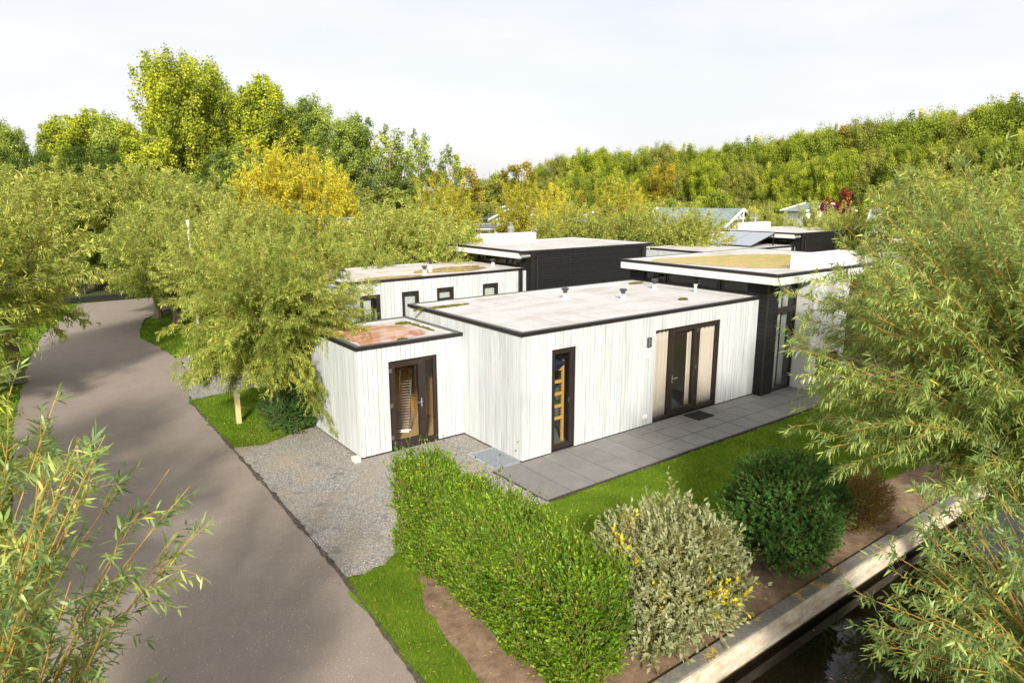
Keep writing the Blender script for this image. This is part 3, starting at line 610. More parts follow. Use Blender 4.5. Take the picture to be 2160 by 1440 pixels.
def roof_parts(root, x0, x1, y0, y1, ztop, tw=.13, th=.085, mat='roof', skip=(), under=.045, fascia=0, gravelz=.05):
    """flat roof deck with a raised metal edge"""
    mb = MB(); zt = ztop
    mb.box(x0+tw, x1-tw, y0+tw, y1-tw, ztop-.25, ztop-gravelz)
    # upstand slopes (white bitumen turned up against the edge)
    s = .10
    X0, X1, Y0, Y1, za, zb = x0+tw-.005, x1-tw+.005, y0+tw-.005, y1-tw+.005, ztop-gravelz+.002, ztop-.008
    for P in ([(X0, Y0), (X1, Y0), (X1-s, Y0+s), (X0+s, Y0+s)], [(X1, Y0), (X1, Y1), (X1-s, Y1-s), (X1-s, Y0+s)], [(X1, Y1), (X0, Y1), (X0+s, Y1-s), (X1-s, Y1-s)], [(X0, Y1), (X0, Y0), (X0+s, Y0+s), (X0+s, Y1-s)]):
        mb.add([(*P[0], zb), (*P[1], zb), (*P[2], za), (*P[3], za)], [(0, 1, 2, 3)])
    mb.build('roof', [M[mat]], root)
    e = MB(); o_ = .022
    def edge(a, b, c, d): e.box(a, b, c, d, ztop-th, ztop, 0); 
    edge(x0-o_, x1+o_, y0-o_, y0+.03); edge(x0-o_, x1+o_, y1-.03, y1+o_); edge(x0-o_, x0+.03, y0+.03, y1-.03); edge(x1-.03, x1+o_, y0+.03, y1-.03)
    z0, z1 = ztop-.02, ztop-.002
    e.box(x0+.03, x1-.03, y0+.03, y0+tw, z0, z1, 1); e.box(x0+.03, x1-.03, y1-tw, y1-.03, z0, z1, 1); e.box(x0+.03, x0+tw, y0+tw, y1-tw, z0, z1, 1); e.box(x1-tw, x1-.03, y0+tw, y1-tw, z0, z1, 1)
    bevel(e.build('roof_edge', [M['trim'], M['trimtop']], root), .005)
def vent(parent, x, y, z, name='roof_vent', s=1.):
    mb = MB(); mb.cyl((x, y, z-.02), (x, y, z+.03*s), .16*s, .075*s, 16); mb.cyl((x, y, z+.03*s), (x, y, z+.17*s), .075*s, .072*s, 16)
    o = mb.build(name, [M['white']], parent, smooth=False)
    mb = MB(); mb.cyl((x, y, z+.15*s), (x, y, z+.25*s), .062*s, n=16); mb.cyl((x, y, z+.255*s), (x, y, z+.30*s), .085*s, .125*s, 16); mb.cyl((x, y, z+.30*s), (x, y, z+.325*s), .125*s, .09*s, 16); mb.build('cap', [M['darkgrey']], o)
def blob(cx, cy, rx, ry, r, n=40, amp=.22, rot=0):
    ph = r.uniform(0, 6.28, 5); out = []
    for k in range(n):
        a = 2*math.pi*k/n; q = 1+amp*(.5*math.sin(2*a+ph[0])+.35*math.sin(3*a+ph[1])+.25*math.sin(5*a+ph[2])+.2*math.sin(9*a+ph[3])); x, y = rx*q*math.cos(a), ry*q*math.sin(a)
        out.append((cx+x*math.cos(rot)-y*math.sin(rot), cy+x*math.sin(rot)+y*math.cos(rot)))
    return out
def puddle(poly, z, mat, label):
    o = sheet('rain_puddle', poly, z, mat, None, label, 'puddle'); return o
def moss(cx, cy, z, rx, ry, label, seed=0, h=.03, n=260):
    r = np.random.default_rng(seed); a = r.uniform(0, 6.28, n); q = np.sqrt(r.random(n)); P = np.stack([cx+rx*q*np.cos(a), cy+ry*q*np.sin(a), z+h*(1-q*q)*r.random(n)], -1)
    D = nrm(r.normal(0, 1, (n, 3))+[0, 0, .6]); g_ = leaf_group(r, P, D, sph(r, n), np.full(n, .05), np.full(n, .04), r.random(n), 0, 'kite')
    o = join([g_], 'moss_patch', [M['mossy']]); tag(o, label, 'moss'); return o

def chimney(root, x0, x1, y0, y1, z, fx, fy, flue=True):
    mb = MB(); mb.box(x0, x1, y0, y1, z-.25, z+.42); mb.box(x0-.012, x1+.012, y0-.012, y1+.012, z+.42, z+.445); o = mb.build('chimney', [M['stucco']], root); bevel(o, .01)
    if not flue: return
    mb = MB(); mb.cyl((fx, fy, z+.44), (fx, fy, z+.62), .17, n=20); mb.cyl((fx, fy, z+.62), (fx, fy, z+.68), .19, .19, 20); mb.cyl((fx, fy, z+.68), (fx, fy, z+.78), .18, .10, 20); mb.cyl((fx, fy, z+.78), (fx, fy, z+.92), .09, n=20); mb.cyl((fx, fy, z+.92), (fx, fy, z+.96), .16, .16, 20); mb.build('flue', [M['steel']], o, smooth=False)

def house_a(ox, oy, label, detail=True, group='flat-roofed holiday houses'):
    """bedroom wing + small store + tall living block with an overhanging roof; front faces -Y"""
    root = thing('holiday_house', (ox, oy, 0), label, 'house', group)
    X = lambda v: v+ox
    Y = lambda v: v+oy
    fr = Wall('x', Y(0)); le = Wall('y', X(0)); bk = Wall('x', Y(5.1), -1)
    win, dor = (.86, 1.6, .05, 2.54), (4.40, 7.12, .04, 2.56)
    o1 = [(X(win[0]), X(win[1]), win[2], win[3]), (X(dor[0]), X(dor[1]), dor[2], dor[3])]
    mb = MB()
    T = .18
    slab(mb, fr, X(.02), X(8.95), .0, 2.9, o1, -T, 0, 1); slab(mb, le, Y(0), Y(5.1), 0, 2.9, [], -T, -.0, 1); slab(mb, bk, X(.18), X(8.95), 0, 2.9, [], -T, 0, 1)
    boards_v(mb, fr, X(-.02), X(8.93), .05, 2.97, o1); boards_v(mb, le, Y(-.0), Y(5.1), .05, 2.97, [(Y(2.42), Y(5.25), -1, 2.62)]); boards_v(mb, bk, X(0), X(8.9), .05, 2.97, [])
    mb.build('wall', [M['boards'], M['dark']], root)
    roof_parts(root, X(-.03), X(8.98), Y(-.03), Y(5.14), 3.05)
    # interior
    mb = MB(); mb.box(X(.19), X(8.94), Y(.19), Y(4.91), -.02, .035, 0); mb.build('interior_floor', [M['floor_in']], root)
    mb = MB(); mb.box(X(.19), X(8.9), Y(3.2), Y(3.3), .04, 2.7); mb.box(X(2.6), X(2.7), Y(.19), Y(3.19), .04, 2.7); mb.box(X(7.4), X(7.5), Y(.19), Y(3.19), .04, 2.7); mb.box(X(.19), X(8.9), Y(.19), Y(4.91), 2.71, 2.75); mb.build('interior_wall', [M['inside']], root)
    # tall window, glazed door set
    wd = window(root, fr, X(.86), X(1.6), .05, 2.54, .075, .07, -.04, handle=X(1.42))
    mb = MB(); D0, D1 = -.12, -.045
    z0, z1 = .04, 2.56
    fr.box(mb, X(4.40), X(4.45), D0, D1, z0, z1); fr.box(mb, X(4.45), X(5.06), D0, D1, z0, z0+.08); fr.box(mb, X(4.45), X(5.06), D0, D1, z1-.05, z1)
    fr.box(mb, X(5.06), X(5.13), D0, D1, z0, z1); fr.box(mb, X(6.16), X(6.22), D0, D1, z0, z1); fr.box(mb, X(7.06), X(7.12), D0, D1, z0, z1)
    fr.box(mb, X(5.13), X(7.04), D0, D1, z0, z0+.06); fr.box(mb, X(5.13), X(7.04), D0, D1, z1-.06, z1); fr.box(mb, X(6.22), X(6.30), D0, D1+.02, z0+.06, z1-.06); fr.box(mb, X(6.30), X(7.04), D0, D1+.01, z0+.06, z0+.14); fr.box(mb, X(6.30), X(7.04), D0, D1+.01, z1-.13, z1-.06)
    ds = mb.build('door_frame', [M['frame']], root); bevel(ds, .006)
    for a_, b2, c_, d_ in ((4.44, 5.07, .07, .04), (6.29, 7.05, .13, .12)): gm = MB(); fr.box(gm, X(a_), X(b2), -.085, -.078, z0+c_, z1-d_); gm.build('pane', [M['glass']], ds)
    mb = MB(); frame_mb(mb, fr, X(5.13), X(6.16), z0+.06, z1-.06, .10, -.11, -.03, .14); dr = mb.build('door', [M['frame']], root); bevel(dr, .008)
    gm = MB(); fr.box(gm, X(5.22), X(6.07), -.085, -.078, z0+.19, z1-.15); gm.build('pane', [M['glass']], dr)
    hm = MB(); fr.box(hm, X(5.165), X(5.20), -.03, -.015, 1.0, 1.24); hm.cyl(fr.pt(X(5.18), -.015, 1.14), fr.pt(X(5.18), .03, 1.14), .011); hm.cyl(fr.pt(X(5.18), -.0+.03, 1.14), fr.pt(X(5.33), -.0+.03, 1.14), .010); hm.cyl(fr.pt(X(5.18), -.02, 1.04), fr.pt(X(5.18), -.0, 1.04), .016); hm.build('handle', [M['steel']], dr)
    for hz in (.35, 1.25, 2.3):
        hm = MB(); fr.box(hm, X(6.13), X(6.20), -.04, -.015, hz, hz+.12); hm.build('hinge', [M['darkgrey']], dr)
    for a_, b2 in ((4.40, 7.12), (.86, 1.6)): mb = MB(); fr.box(mb, X(a_), X(b2), -.2, .03, .0, .04 if a_ > 2 else .05); mb.build('sill', [M['trimtop']], root)
    mb = MB(); fr.box(mb, X(4.0), X(4.16), .024, .05, .24, .34); mb.build('wall_vent', [M['white']], root)
    # store
    sf = Wall('x', Y(2.42)); sl = Wall('y', X(-2.83)); sb = Wall('x', Y(5.25), -1)
    sd_ = (X(-2.08), X(-.77), .02, 2.23)
    mb = MB(); slab(mb, sf, X(-2.81), X(0), 0, 2.5, [sd_], -.12, 0, 1); slab(mb, sl, Y(2.44), Y(5.23), 0, 2.5, [], -.12, 0, 1); slab(mb, sb, X(-2.81), X(0), 0, 2.5, [], -.12, 0, 1)
    boards_v(mb, sf, X(-2.85), X(-.022), .05, 2.6, [sd_]); boards_v(mb, sl, Y(2.42), Y(5.25), .05, 2.6, []); boards_v(mb, sb, X(-2.83), X(0), .05, 2.6, [])
    mb.build('store_wall', [M['boards'], M['dark']], root)
    tmp = len(bpy.data.objects)
    roof_parts(root, X(-2.86), X(-.03), Y(2.39), Y(5.28), 2.68, tw=.15, gravelz=.06)
    mb = MB(); mb.box(X(-2.70), X(-.01), Y(2.55), Y(5.12), -.02, .03); mb.build('store_floor', [M['osb']], root)
    mb = MB(); mb.box(X(-2.70), X(-.03), Y(5.05), Y(5.12), .04, 2.48); mb.box(X(-.06), X(-.03), Y(2.55), Y(5.04), .04, 2.48); mb.box(X(-2.70), X(-2.67), Y(2.55), Y(5.04), .04, 2.48); mb.build('store_lining', [M['ochre']], root)
    mb = MB(); mb.box(X(-2.66), X(-.07), Y(2.55), Y(5.04), 2.42, 2.47); mb.build('store_ceiling', [M['ceil_in']], root)
    mb = MB(); D0, D1 = -.10, -.03; a0, a1, z0, z1 = sd_
    sf.box(mb, a0, a0+.05, D0, D1, z0, z1); sf.box(mb, a1-.08, a1, D0, D1, z0, z1); sf.box(mb, a0+.05, a1-.08, D0, D1, z1-.05, z1); sf.box(mb, a0+.05, a1-.08, D0, D1, z0, z0+.05)
    sf.box(mb, X(-1.16), X(-1.08), D0, D1+.01, z0+.05, z1-.05); sf.box(mb, X(-1.08), a1-.08, D0, D1-.01, z1-.10, z1-.05); sf.box(mb, X(-1.08), a1-.08, D0, D1-.01, z0+.05, z0+.13)
    ds = mb.build('store_door_frame', [M['frame']], root); bevel(ds, .006)
    gm = MB(); sf.box(gm, X(-1.09), a1-.07, -.07, -.063, z0+.12, z1-.09); gm.build('pane', [M['glass']], ds)
    mb = MB(); frame_mb(mb, sf, a0+.05, X(-1.16), z0+.05, z1-.05, .12, -.09, -.005, .17); dr = mb.build('store_door', [M['frame']], root); bevel(dr, .008)
    mb = MB()
    for ca, cz, sa, sz in ((a0+.05, z0+.05, 1, 1), (a0+.05, z1-.05, 1, -1), (X(-1.16), z1-.05, -1, -1), (X(-1.16), z0+.05, -1, 1)):
        mb = MB(); p, q_ = sf.pt(ca, -.003, cz), sf.pt(ca+sa*.12, -.003, cz+sz*.13); mb.cyl(p, q_, .003, n=5); mb.build('weld_seam', [M['seam']], dr)
    gm = MB(); sf.box(gm, a0+.16, X(-1.27), -.06, -.053, z0+.21, z1-.16); gm.build('pane', [M['glass']], dr)
    hm = MB(); sf.box(hm, X(-1.235), X(-1.205), -.005, .01, .98, 1.2); hm.cyl(sf.pt(X(-1.22), .01, 1.11), sf.pt(X(-1.22), .05, 1.11), .011); hm.cyl(sf.pt(X(-1.22), .05, 1.11), sf.pt(X(-1.36), .05, 1.11), .010); hm.build('handle', [M['steel']], dr)
    for hz in (.3, 1.1, 1.95):
        hm = MB(); sf.box(hm, a0+.02, a0+.09, -.02, .012, hz, hz+.1); hm.build('hinge', [M['seam']], dr)
    mb = MB(); sf.box(mb, X(-.52), X(-.38), .022, .045, .20, .30); mb.build('wall_vent', [M['white']], root)
    # living block
    bw_ = Wall('y', X(8.95)); bf = Wall('x', Y(-.3)); st = Wall('y', X(10.6)); sfr = Wall('x', Y(-.81)); bbk = Wall('x', Y(5.2), -1)
    cl = [(Y(.38), Y(4.55), 3.08, 3.42)]
    mb = MB(); slab(mb, bw_, Y(-.28), Y(5.2), 0, 3.47, cl, -.15, 0, 1); boards_h(mb, bw_, Y(-.3), Y(5.2), 3.0, 3.47, cl); boards_h(mb, bw_, Y(-.3), Y(-.03), .03, 3.0, []); boards_h(mb, bf, X(8.93), X(9.5), .03, 3.47, [])
    slab(mb, bf, X(8.97), X(9.5), 0, 3.47, [], -.15, 0, 1); slab(mb, bbk, X(8.95), X(16.2), 0, 3.47, [], -.15, 0, 1); boards_h(mb, bbk, X(8.95), X(16.2), .05, 3.47, [])
    e2 = Wall('y', X(16.2), -1); slab(mb, e2, Y(-.3), Y(5.04), 0, 3.47, [], -.15, 0, 1); boards_h(mb, e2, Y(-.3), Y(5.2), .05, 3.47, [])
    mb.box(X(8.915), X(8.955), Y(-.335), Y(-.29), .02, 3.47, 2)
    slab(mb, bf, X(12.7), X(16.2), 0, 3.47, [(X(13.0), X(15.9), .1, 2.4)], -.15, 0, 1); boards_h(mb, bf, X(12.7), X(16.2), .05, 3.47, [(X(13.0), X(15.9), .1, 2.4)])
    mb.build('block_wall', [M['siding'], M['dark'], M['trim']], root)
    for a, b in ((.42, 1.36), (1.42, 3.55), (3.61, 4.51)): window(root, bw_, Y(a), Y(b), 3.10, 3.40, .035, 0, -.03)
    mb = MB(); frame_mb(mb, bf, X(9.5), X(10.58), .03, 3.46, .06, -.10, -.03); bf.box(mb, X(9.56), X(10.52), -.10, -.02, 2.50, 2.66); cwn = mb.build('corner_window', [M['frame']], root); bevel(cwn, .006)
    for a_, b2 in ((.08, 2.51), (2.65, 3.41)): gm = MB(); bf.box(gm, X(9.55), X(10.53), -.07, -.063, a_, b2); gm.build('pane', [M['glass']], cwn)
    mb = MB(); sw = [(X(11.02), X(12.45), .36, 1.08)]
    slab(mb, sfr, X(10.6), X(12.7), .04, 3.47, sw, -.22, 0); st.box(mb, Y(-.59), Y(-.15), -.2, 0, .04, 3.47); mb.box(X(12.5), X(12.7), Y(-.59), Y(-.15), .04, 3.47)
    mb.build('rendered_wall', [M['stucco']], root)
    window(root, sfr, X(11.02), X(12.45), .36, 1.08, .05, .04, -.06)
    mb = MB(); mb.box(X(13.0), X(15.9), Y(-.2), Y(-.19), .1, 2.4); mb.build('terrace_door', [M['glass']], root)
    mb = MB(); mb.box(X(9.1), X(16.0), Y(-.14), Y(5.0), -.02, .03); mb.build('block_floor', [M['floor_in']], root)
    # overhanging roof: white fascia box, metal edge, deck
    x0, x1, y0, y1 = X(8.57), X(16.45), Y(-.83), Y(5.32)
    mb = MB(); mb.box(x0, x1, y0, y1, 3.475, 3.70); mb.build('fascia', [M['fascia']], root)
    rm = 'roof'; mb = MB(); roof_parts(root, x0, x1, y0, y1, 3.79, mat=rm)
    chimney(root, X(10.68), X(13.6), Y(-.5), Y(.12), 3.74, X(12.6), Y(-.2), False)
    return root

def house_b(ox, oy, label, detail=True, orange=True, group='flat-roofed holiday houses'):
    """mirror type: wing in front at y=10.55, tall dark wall flush with the roof; coordinates as surveyed for ox=oy=0"""
    root = thing('holiday_house', (ox+8, oy+12, 0), label, 'house', group); X = lambda v: v+ox; Y = lambda v: v+oy
    fr = Wall('x', Y(10.55)); le = Wall('y', X(.35)); bk = Wall('x', Y(15.2), -1)
    ops = [(X(.95), X(1.75), .05, 2.54), (X(2.61), X(3.33), .05, 2.54), (X(4.10), X(4.85), 2.03, 2.56), (X(6.21), X(6.97), 1.4, 2.55)]
    mb = MB(); slab(mb, fr, X(.37), X(8.4), 0, 2.9, ops, -.18, 0, 1); slab(mb, le, Y(10.55), Y(15.2), 0, 2.9, [], -.18, 0, 1); slab(mb, bk, X(.53), X(8.4), 0, 2.9, [], -.18, 0, 1)
    boards_v(mb, fr, X(.33), X(8.4), .05, 2.97, ops); boards_v(mb, le, Y(10.55), Y(15.2), .05, 2.97, []); boards_v(mb, bk, X(.35), X(8.4), .05, 2.97, [])
    mb.build('wall', [M['boards'], M['dark']], root)
    roof_parts(root, X(.32), X(8.43), Y(10.52), Y(15.24), 3.05, mat='roof_orange' if orange else 'roof')
    for i, (a, b, c, d) in enumerate(ops): window(root, fr, a, b, c, d, .08, .06, -.04)
    for i, (a, b, c, d) in enumerate(ops):
        mb = MB()
        if i == 2: mb.box(a+.02, b-.02, Y(10.72), Y(10.73), c, d)
        else: mb.box(a+.02, b-.02 if i else a+.5, Y(10.72), Y(10.73), max(.1, c), d-.02)
        mb.build('blind', [M['curtain_w']], root)
    mb = MB(); mb.box(X(.6), X(8.3), Y(11.6), Y(11.7), .0, 2.7); mb.box(X(.6), X(8.3), Y(10.75), Y(15), 2.72, 2.76); mb.build('interior_wall', [M['inside']], root)
    mb = MB(); fr.box(mb, X(7.98), X(8.12), .03, .15, .0, 2.97); mb.build('downpipe', [M['trim']], root)
    # block
    bw_ = Wall('y', X(8.4)); bf = Wall('x', Y(10.1)); bb = Wall('x', Y(15.3), -1); be = Wall('y', X(15.1), -1)
    cl = [(Y(10.85), Y(15.05), 3.08, 3.40)]; wb = [(X(8.66), X(10.3), 1.3, 2.17)]
    mb = MB(); slab(mb, bw_, Y(10.1), Y(15.3), 0, 3.47, cl, -.15, 0, 1); boards_h(mb, bw_, Y(10.1), Y(15.3), 3.0, 3.47, cl); boards_h(mb, bw_, Y(10.1), Y(10.5), .05, 3.0, [])
    slab(mb, bf, X(8.42), X(15.1), 0, 3.68, wb, -.15, 0, 1); boards_h(mb, bf, X(8.38), X(10.38), .05, 3.70, wb, .115); boards_h(mb, bf, X(10.42), X(15.1), .05, 3.70, [], .115)
    slab(mb, bb, X(8.4), X(15.1), 0, 3.47, [], -.15, 0, 1); slab(mb, be, Y(10.1), Y(15.15), 0, 3.47, [], -.15, 0, 1)
    bf.box(mb, X(10.375), X(10.425), 0, .04, .05, 3.7, 2); bf.box(mb, X(8.3), X(8.5), 0.001, .06, .0, 3.72, 2); bf.box(mb, X(14.9), X(15.14), .001, .06, .0, 3.72, 2)
    mb.build('block_wall', [M['siding'], M['dark'], M['trim']], root)
    for a in (8.56, 14.86): mb = MB(); mb.cyl((X(a), Y(10.0), .0), (X(a), Y(10.0), 3.5), .04, n=10); mb.box(X(a)-.05, X(a)+.05, Y(9.95), Y(10.03), 3.5, 3.6); mb.build('downpipe', [M['trim']], root)
    for a, b in ((10.9, 11.9), (11.98, 14.02), (14.1, 15.0)): window(root, bw_, Y(a), Y(b), 3.10, 3.38, .035, 0, -.03)
    window(root, bf, X(8.66), X(10.3), 1.3, 2.17, .06, 0, -.02)
    x0, x1, y0, y1 = X(7.82), X(15.7), Y(10.08), Y(15.62)
    mb = MB(); mb.box(x0, x1, Y(10.32), y1, 3.475, 3.70); mb.build('fascia', [M['fascia']], root)
    roof_parts(root, x0, x1, y0, y1, 3.79, mat='roof')
    chimney(root, X(9.55), X(12.35), Y(14.75), Y(15.35), 3.74, X(11.0), Y(15.05))
    return root

H1 = house_a(0, 0, 'nearest white-boarded flat-roofed house with small glazed store and taller dark block')
for x, y in ((4.26, 3.4), (5.48, 2.22), (7.91, 3.15)): vent(H1, x, y, 3.0)
mb = MB(); mb.cyl((8.42, 1.92, 2.98), (8.42, 1.92, 3.22), .045, n=12); mb.cyl((8.42, 1.92, 3.22), (8.42, 1.92, 3.25), .06, .06, 12); mb.build('vent_pipe', [M['paper']], H1)
H2 = house_b(0, 0, 'second white-boarded house with tall black timber wall and orange-stained wing roof')
for x, y in ((4.16, 11.53), (5.39, 13.2), (7.9, 12.2)): vent(H2, x, y, 3.0)
H3 = house_b(20.2, 0, 'third flat-roofed house with two solar panels on its wing roof', orange=False)
house_a(20.3, 0, 'flat-roofed white house behind the tree at the right, straight behind the nearest house')
house_b(40.3, -.5, 'farthest flat-roofed house, its white fascia just showing over the others', orange=False)
H0 = house_b(-.2, 19.4, 'flat-roofed house mostly hidden by willows, with a white tower-like chimney', orange=False)
mb = MB(); mb.box(6.6, 8.9, 28.9, 29.9, .0, 4.55); mb.box(6.45, 9.05, 28.75, 30.05, 4.55, 4.62); bevel(mb.build('chimney_tower', [M['stucco']], H0), .02)
mb = MB(); mb.cyl((7.7, 29.3, 4.6), (7.7, 29.3, 4.8), .16); mb.cyl((7.7, 29.3, 4.8), (7.7, 29.3, 4.95), .1); mb.build('flue', [M['steel']], H0)

# number plate under the key-safe, solar panels, puddles, moss
ks = thing('key_safe', (4.13, -.06, 2.3), 'small dark grey box with ribbed front on the white boards left of the patio door', 'key safe')
mb = MB(); mb.box(4.06, 4.20, -.075, -.026, 2.17, 2.42); bevel(mb.build('case', [M['darkgrey']], ks), .01)
mb = MB()
for k in range(4): mb.box(4.08, 4.125, -.08, -.075, 2.20+k*.055, 2.225+k*.055)
for k in range(2): mb.box(4.15, 4.175, -.08, -.075, 2.27+k*.055, 2.29+k*.055)
mb.build('button', [M['galv']], ks)
ns_ = thing('number_plate', (4.12, -.03, 2.0), 'cream house number plate reading 72 below the dark box', 'sign')
mb = MB(); mb.box(4.02, 4.22, -.034, -.026, 1.88, 2.12); mb.build('plate', [M['paper']], ns_)
def text_mesh(s, size, loc, mat, parent, name='numeral'):
    cu = bpy.data.curves.new(name, 'FONT'); cu.body = s; cu.size = size; cu.extrude = .001; cu.align_x = 'CENTER'; cu.align_y = 'CENTER'
    o = bpy.data.objects.new(name, cu); scn.collection.objects.link(o); bpy.context.view_layer.update()
    me = bpy.data.meshes.new_from_object(o.evaluated_get(bpy.context.evaluated_depsgraph_get())); bpy.data.objects.remove(o)
    o = bpy.data.objects.new(name, me); scn.collection.objects.link(o); me.materials.clear(); me.materials.append(mat)
    o.rotation_euler = (math.radians(90), 0, 0); o.parent = parent; o.location = np.array(loc)-base_of(parent); return o
text_mesh('72', .09, (4.12, -.0355, 2.01), M['numeral'], ns_)

mb = MB(); sp = thing('solar_panel_frame', (26.6, 12.7, 3.0), 'pair of tilted pale blue solar panels on the third house', 'solar panels'); 
def quadslab(mb, P, t, mi=0):
    P = [np.array(p, float) for p in P]; n = np.cross(P[1]-P[0], P[3]-P[0]); n /= np.linalg.norm(n)
    V = [tuple(p) for p in P]+[tuple(p-n*t) for p in P]; mb.add(V, [(0,1,2,3),(7,6,5,4),(0,4,5,1),(1,5,6,2),(2,6,7,3),(3,7,4,0)], mi)
for k in range(2):
    y0 = 11.5+k*1.55; mb = MB(); quadslab(mb, [(25.6, y0, 3.12), (25.6, y0+1.5, 3.12), (27.9, y0+1.5, 3.75), (27.9, y0, 3.75)][::-1], .04); mb.build('panel', [M['panel']], sp)
mb = MB()
for y0 in (11.48, 13.02, 14.55): quadslab(mb, [(25.58, y0, 3.10), (25.58, y0+.04, 3.10), (27.92, y0+.04, 3.74), (27.92, y0, 3.74)][::-1], .06); mb.box(27.8, 27.86, y0, y0+.04, 2.99, 3.66)
mb.build('support', [M['trim']], sp)

r_ = np.random.default_rng(5)
puddle(wob([(-2.55, 2.72), (-1.5, 2.78), (-.75, 3.0), (-.5, 3.5), (-.62, 4.3), (-1.0, 4.75), (-1.8, 4.95), (-2.58, 4.98)], .12, .03), 2.628, M['pud_red'], 'reddish algae-coloured puddle on the roof of the small store')
puddle([(9.2, 4.5), (9.9, 4.85), (11.5, 4.6), (13.6, 4.2), (15.2, 3.2), (15.3, 1.6), (14.2, .6), (12.0, .4), (10.62, .25), (9.9, .9), (9.55, 2.0), (9.25, 3.4)], 3.748, M['pud_gold'], 'large golden green puddle on the tall block roof of the nearest house')
puddle(blob(5.9, 12.3, 1.9, .8, r_, amp=.25), 3.008, M['pud_brown'], 'brown puddle in the middle of the second house wing roof')
puddle(blob(2.6, 11.3, 1.2, .42, r_, amp=.2), 3.008, M['pud_brown'], 'smaller brown puddle at the front left of the second house wing roof')
moss(6.87, 1.14, 3.0, .17, .12, 'round green moss cushion on the nearest house roof', 1)
moss(.55, 4.3, 3.0, .9, .10, 'long streak of brown moss and litter along the left rear roof edge', 2, .02, 700)
moss(8.5, 4.5, 3.0, .35, .12, 'moss and leaf litter in the rear corner beside the black block wall', 3, .03, 400)
moss(-.5, 4.6, 2.62, .22, .12, 'green moss cushion on the small store roof by its rear edge', 4, .03, 300)
moss(-.35, 3.9, 2.62, .06, .7, 'thin line of moss along the right edge of the small store roof', 6, .02, 260)
moss(-1.5, 2.75, 2.62, .13, .06, 'tiny moss tuft by the front edge of the small store roof', 7, .03, 160)

# ------------------------------------------------------------------ things around and in the house
def curtain(x0, x1, y, z0, z1, label, mat='curtain', waves=7, amp=.03, parent=None, axis='x'):
    n = 90; t = np.linspace(0, 1, n); rr = np.random.default_rng(int(abs(x0*100))); off = amp*np.sin(t*waves*2*np.pi+rr.normal(0, .3))+amp*.5*np.sin(t*waves*4.3*np.pi+1)
    zs = np.linspace(z0, z1, 8); V = []
    for z in zs:
        k = .75+.25*(z-z0)/(z1-z0); V += [(x0+(x1-x0)*tt, y+o*k, z) for tt, o in zip(t, off)]
    F = [(j*n+i, j*n+i+1, (j+1)*n+i+1, (j+1)*n+i) for j in range(7) for i in range(n-1)]
    o = npmesh('curtain', V, [np.array(F)], [M[mat]], smooth=True); sm = o.modifiers.new('thick', 'SOLIDIFY'); sm.thickness = .004
    return tag(o, label, 'curtain', 'curtains behind the glass')
curtain(4.62, 5.12, .20, .07, 2.5, 'pleated peach curtain behind the narrow left pane of the patio door', waves=3, amp=.06)
curtain(6.02, 6.28, .22, .07, 2.5, 'narrow gathered peach curtain seen through the patio door itself', waves=5, amp=.04)
curtain(6.42, 7.35, .19, .07, 2.5, 'wide peach curtain behind the right pane of the patio door', waves=5, amp=.05)
curtain(9.62, 9.92, -.12, .07, 3.3, 'long white curtain at the left of the tall corner window', 'curtain_w', 4, .03)
curtain(10.25, 10.5, .0, .07, 3.3, 'narrow white curtain at the right of the tall corner window', 'curtain_w', 3, .02)

mat_ = thing('doormat', (5.95, -.3, .03), 'black rubber doormat speckled with bits in front of the patio door', 'doormat')
mb = MB(); mb.box(5.58, 6.28, -.64, -.09, .031, .047); bevel(mb.build('backing', [M['rubber']], mat_), .004)
mb = MB()
for i in range(22):
    for j in range(17): mb.cyl((5.62+i*.03, -.605+j*.03, .047), (5.62+i*.03, -.605+j*.03, .053), .009, .006, 6)
mb.build('studs', [M['rubber']], mat_)
gr = thing('metal_grate', (-.37, .58, .0), 'pale galvanised grate set in the gravel beside the house corner', 'grate')
mb = MB(); 
mb.box(-.76, -.72, .03, 1.13, .0, .045); mb.box(-.06, -.03, .03, 1.13, .0, .045); mb.box(-.72, -.06, .03, .06, .0, .045); mb.box(-.72, -.06, 1.10, 1.13, .0, .045); mb.build('frame', [M['galv']], gr)
mb = MB()
for i in range(26): mb.box(-.715+i*.025, -.710+i*.025, .065, 1.095, .012, .040)
for j in range(10): mb.box(-.72, -.06, .16+j*.1, .165+j*.1, .018, .034)
mb.box(-.72, -.06, .06, 1.10, .007, .011); mb.build('bars', [M['galv']], gr)
br_ = MB(); br_.box(-3.08, -2.92, 2.28, 2.48, .005, .12); tag(bevel(br_.build('block', [M['brick']], None, (-3, 2.38, 0)), .012), 'small pale building block at the corner of the store', 'block')

po = thing('timber_post', (-4.39, 6.8, 0), 'short yellowish timber post with a white band on top, on the grass beside the lane', 'post')
mb = MB(); mb.box(-4.45, -4.33, 6.74, 6.86, 0, .84); bevel(mb.build('post', [M['post']], po), .008)
mb = MB(); mb.box(-4.453, -4.327, 6.737, 6.863, .76, .85); mb.build('band', [M['white']], po)

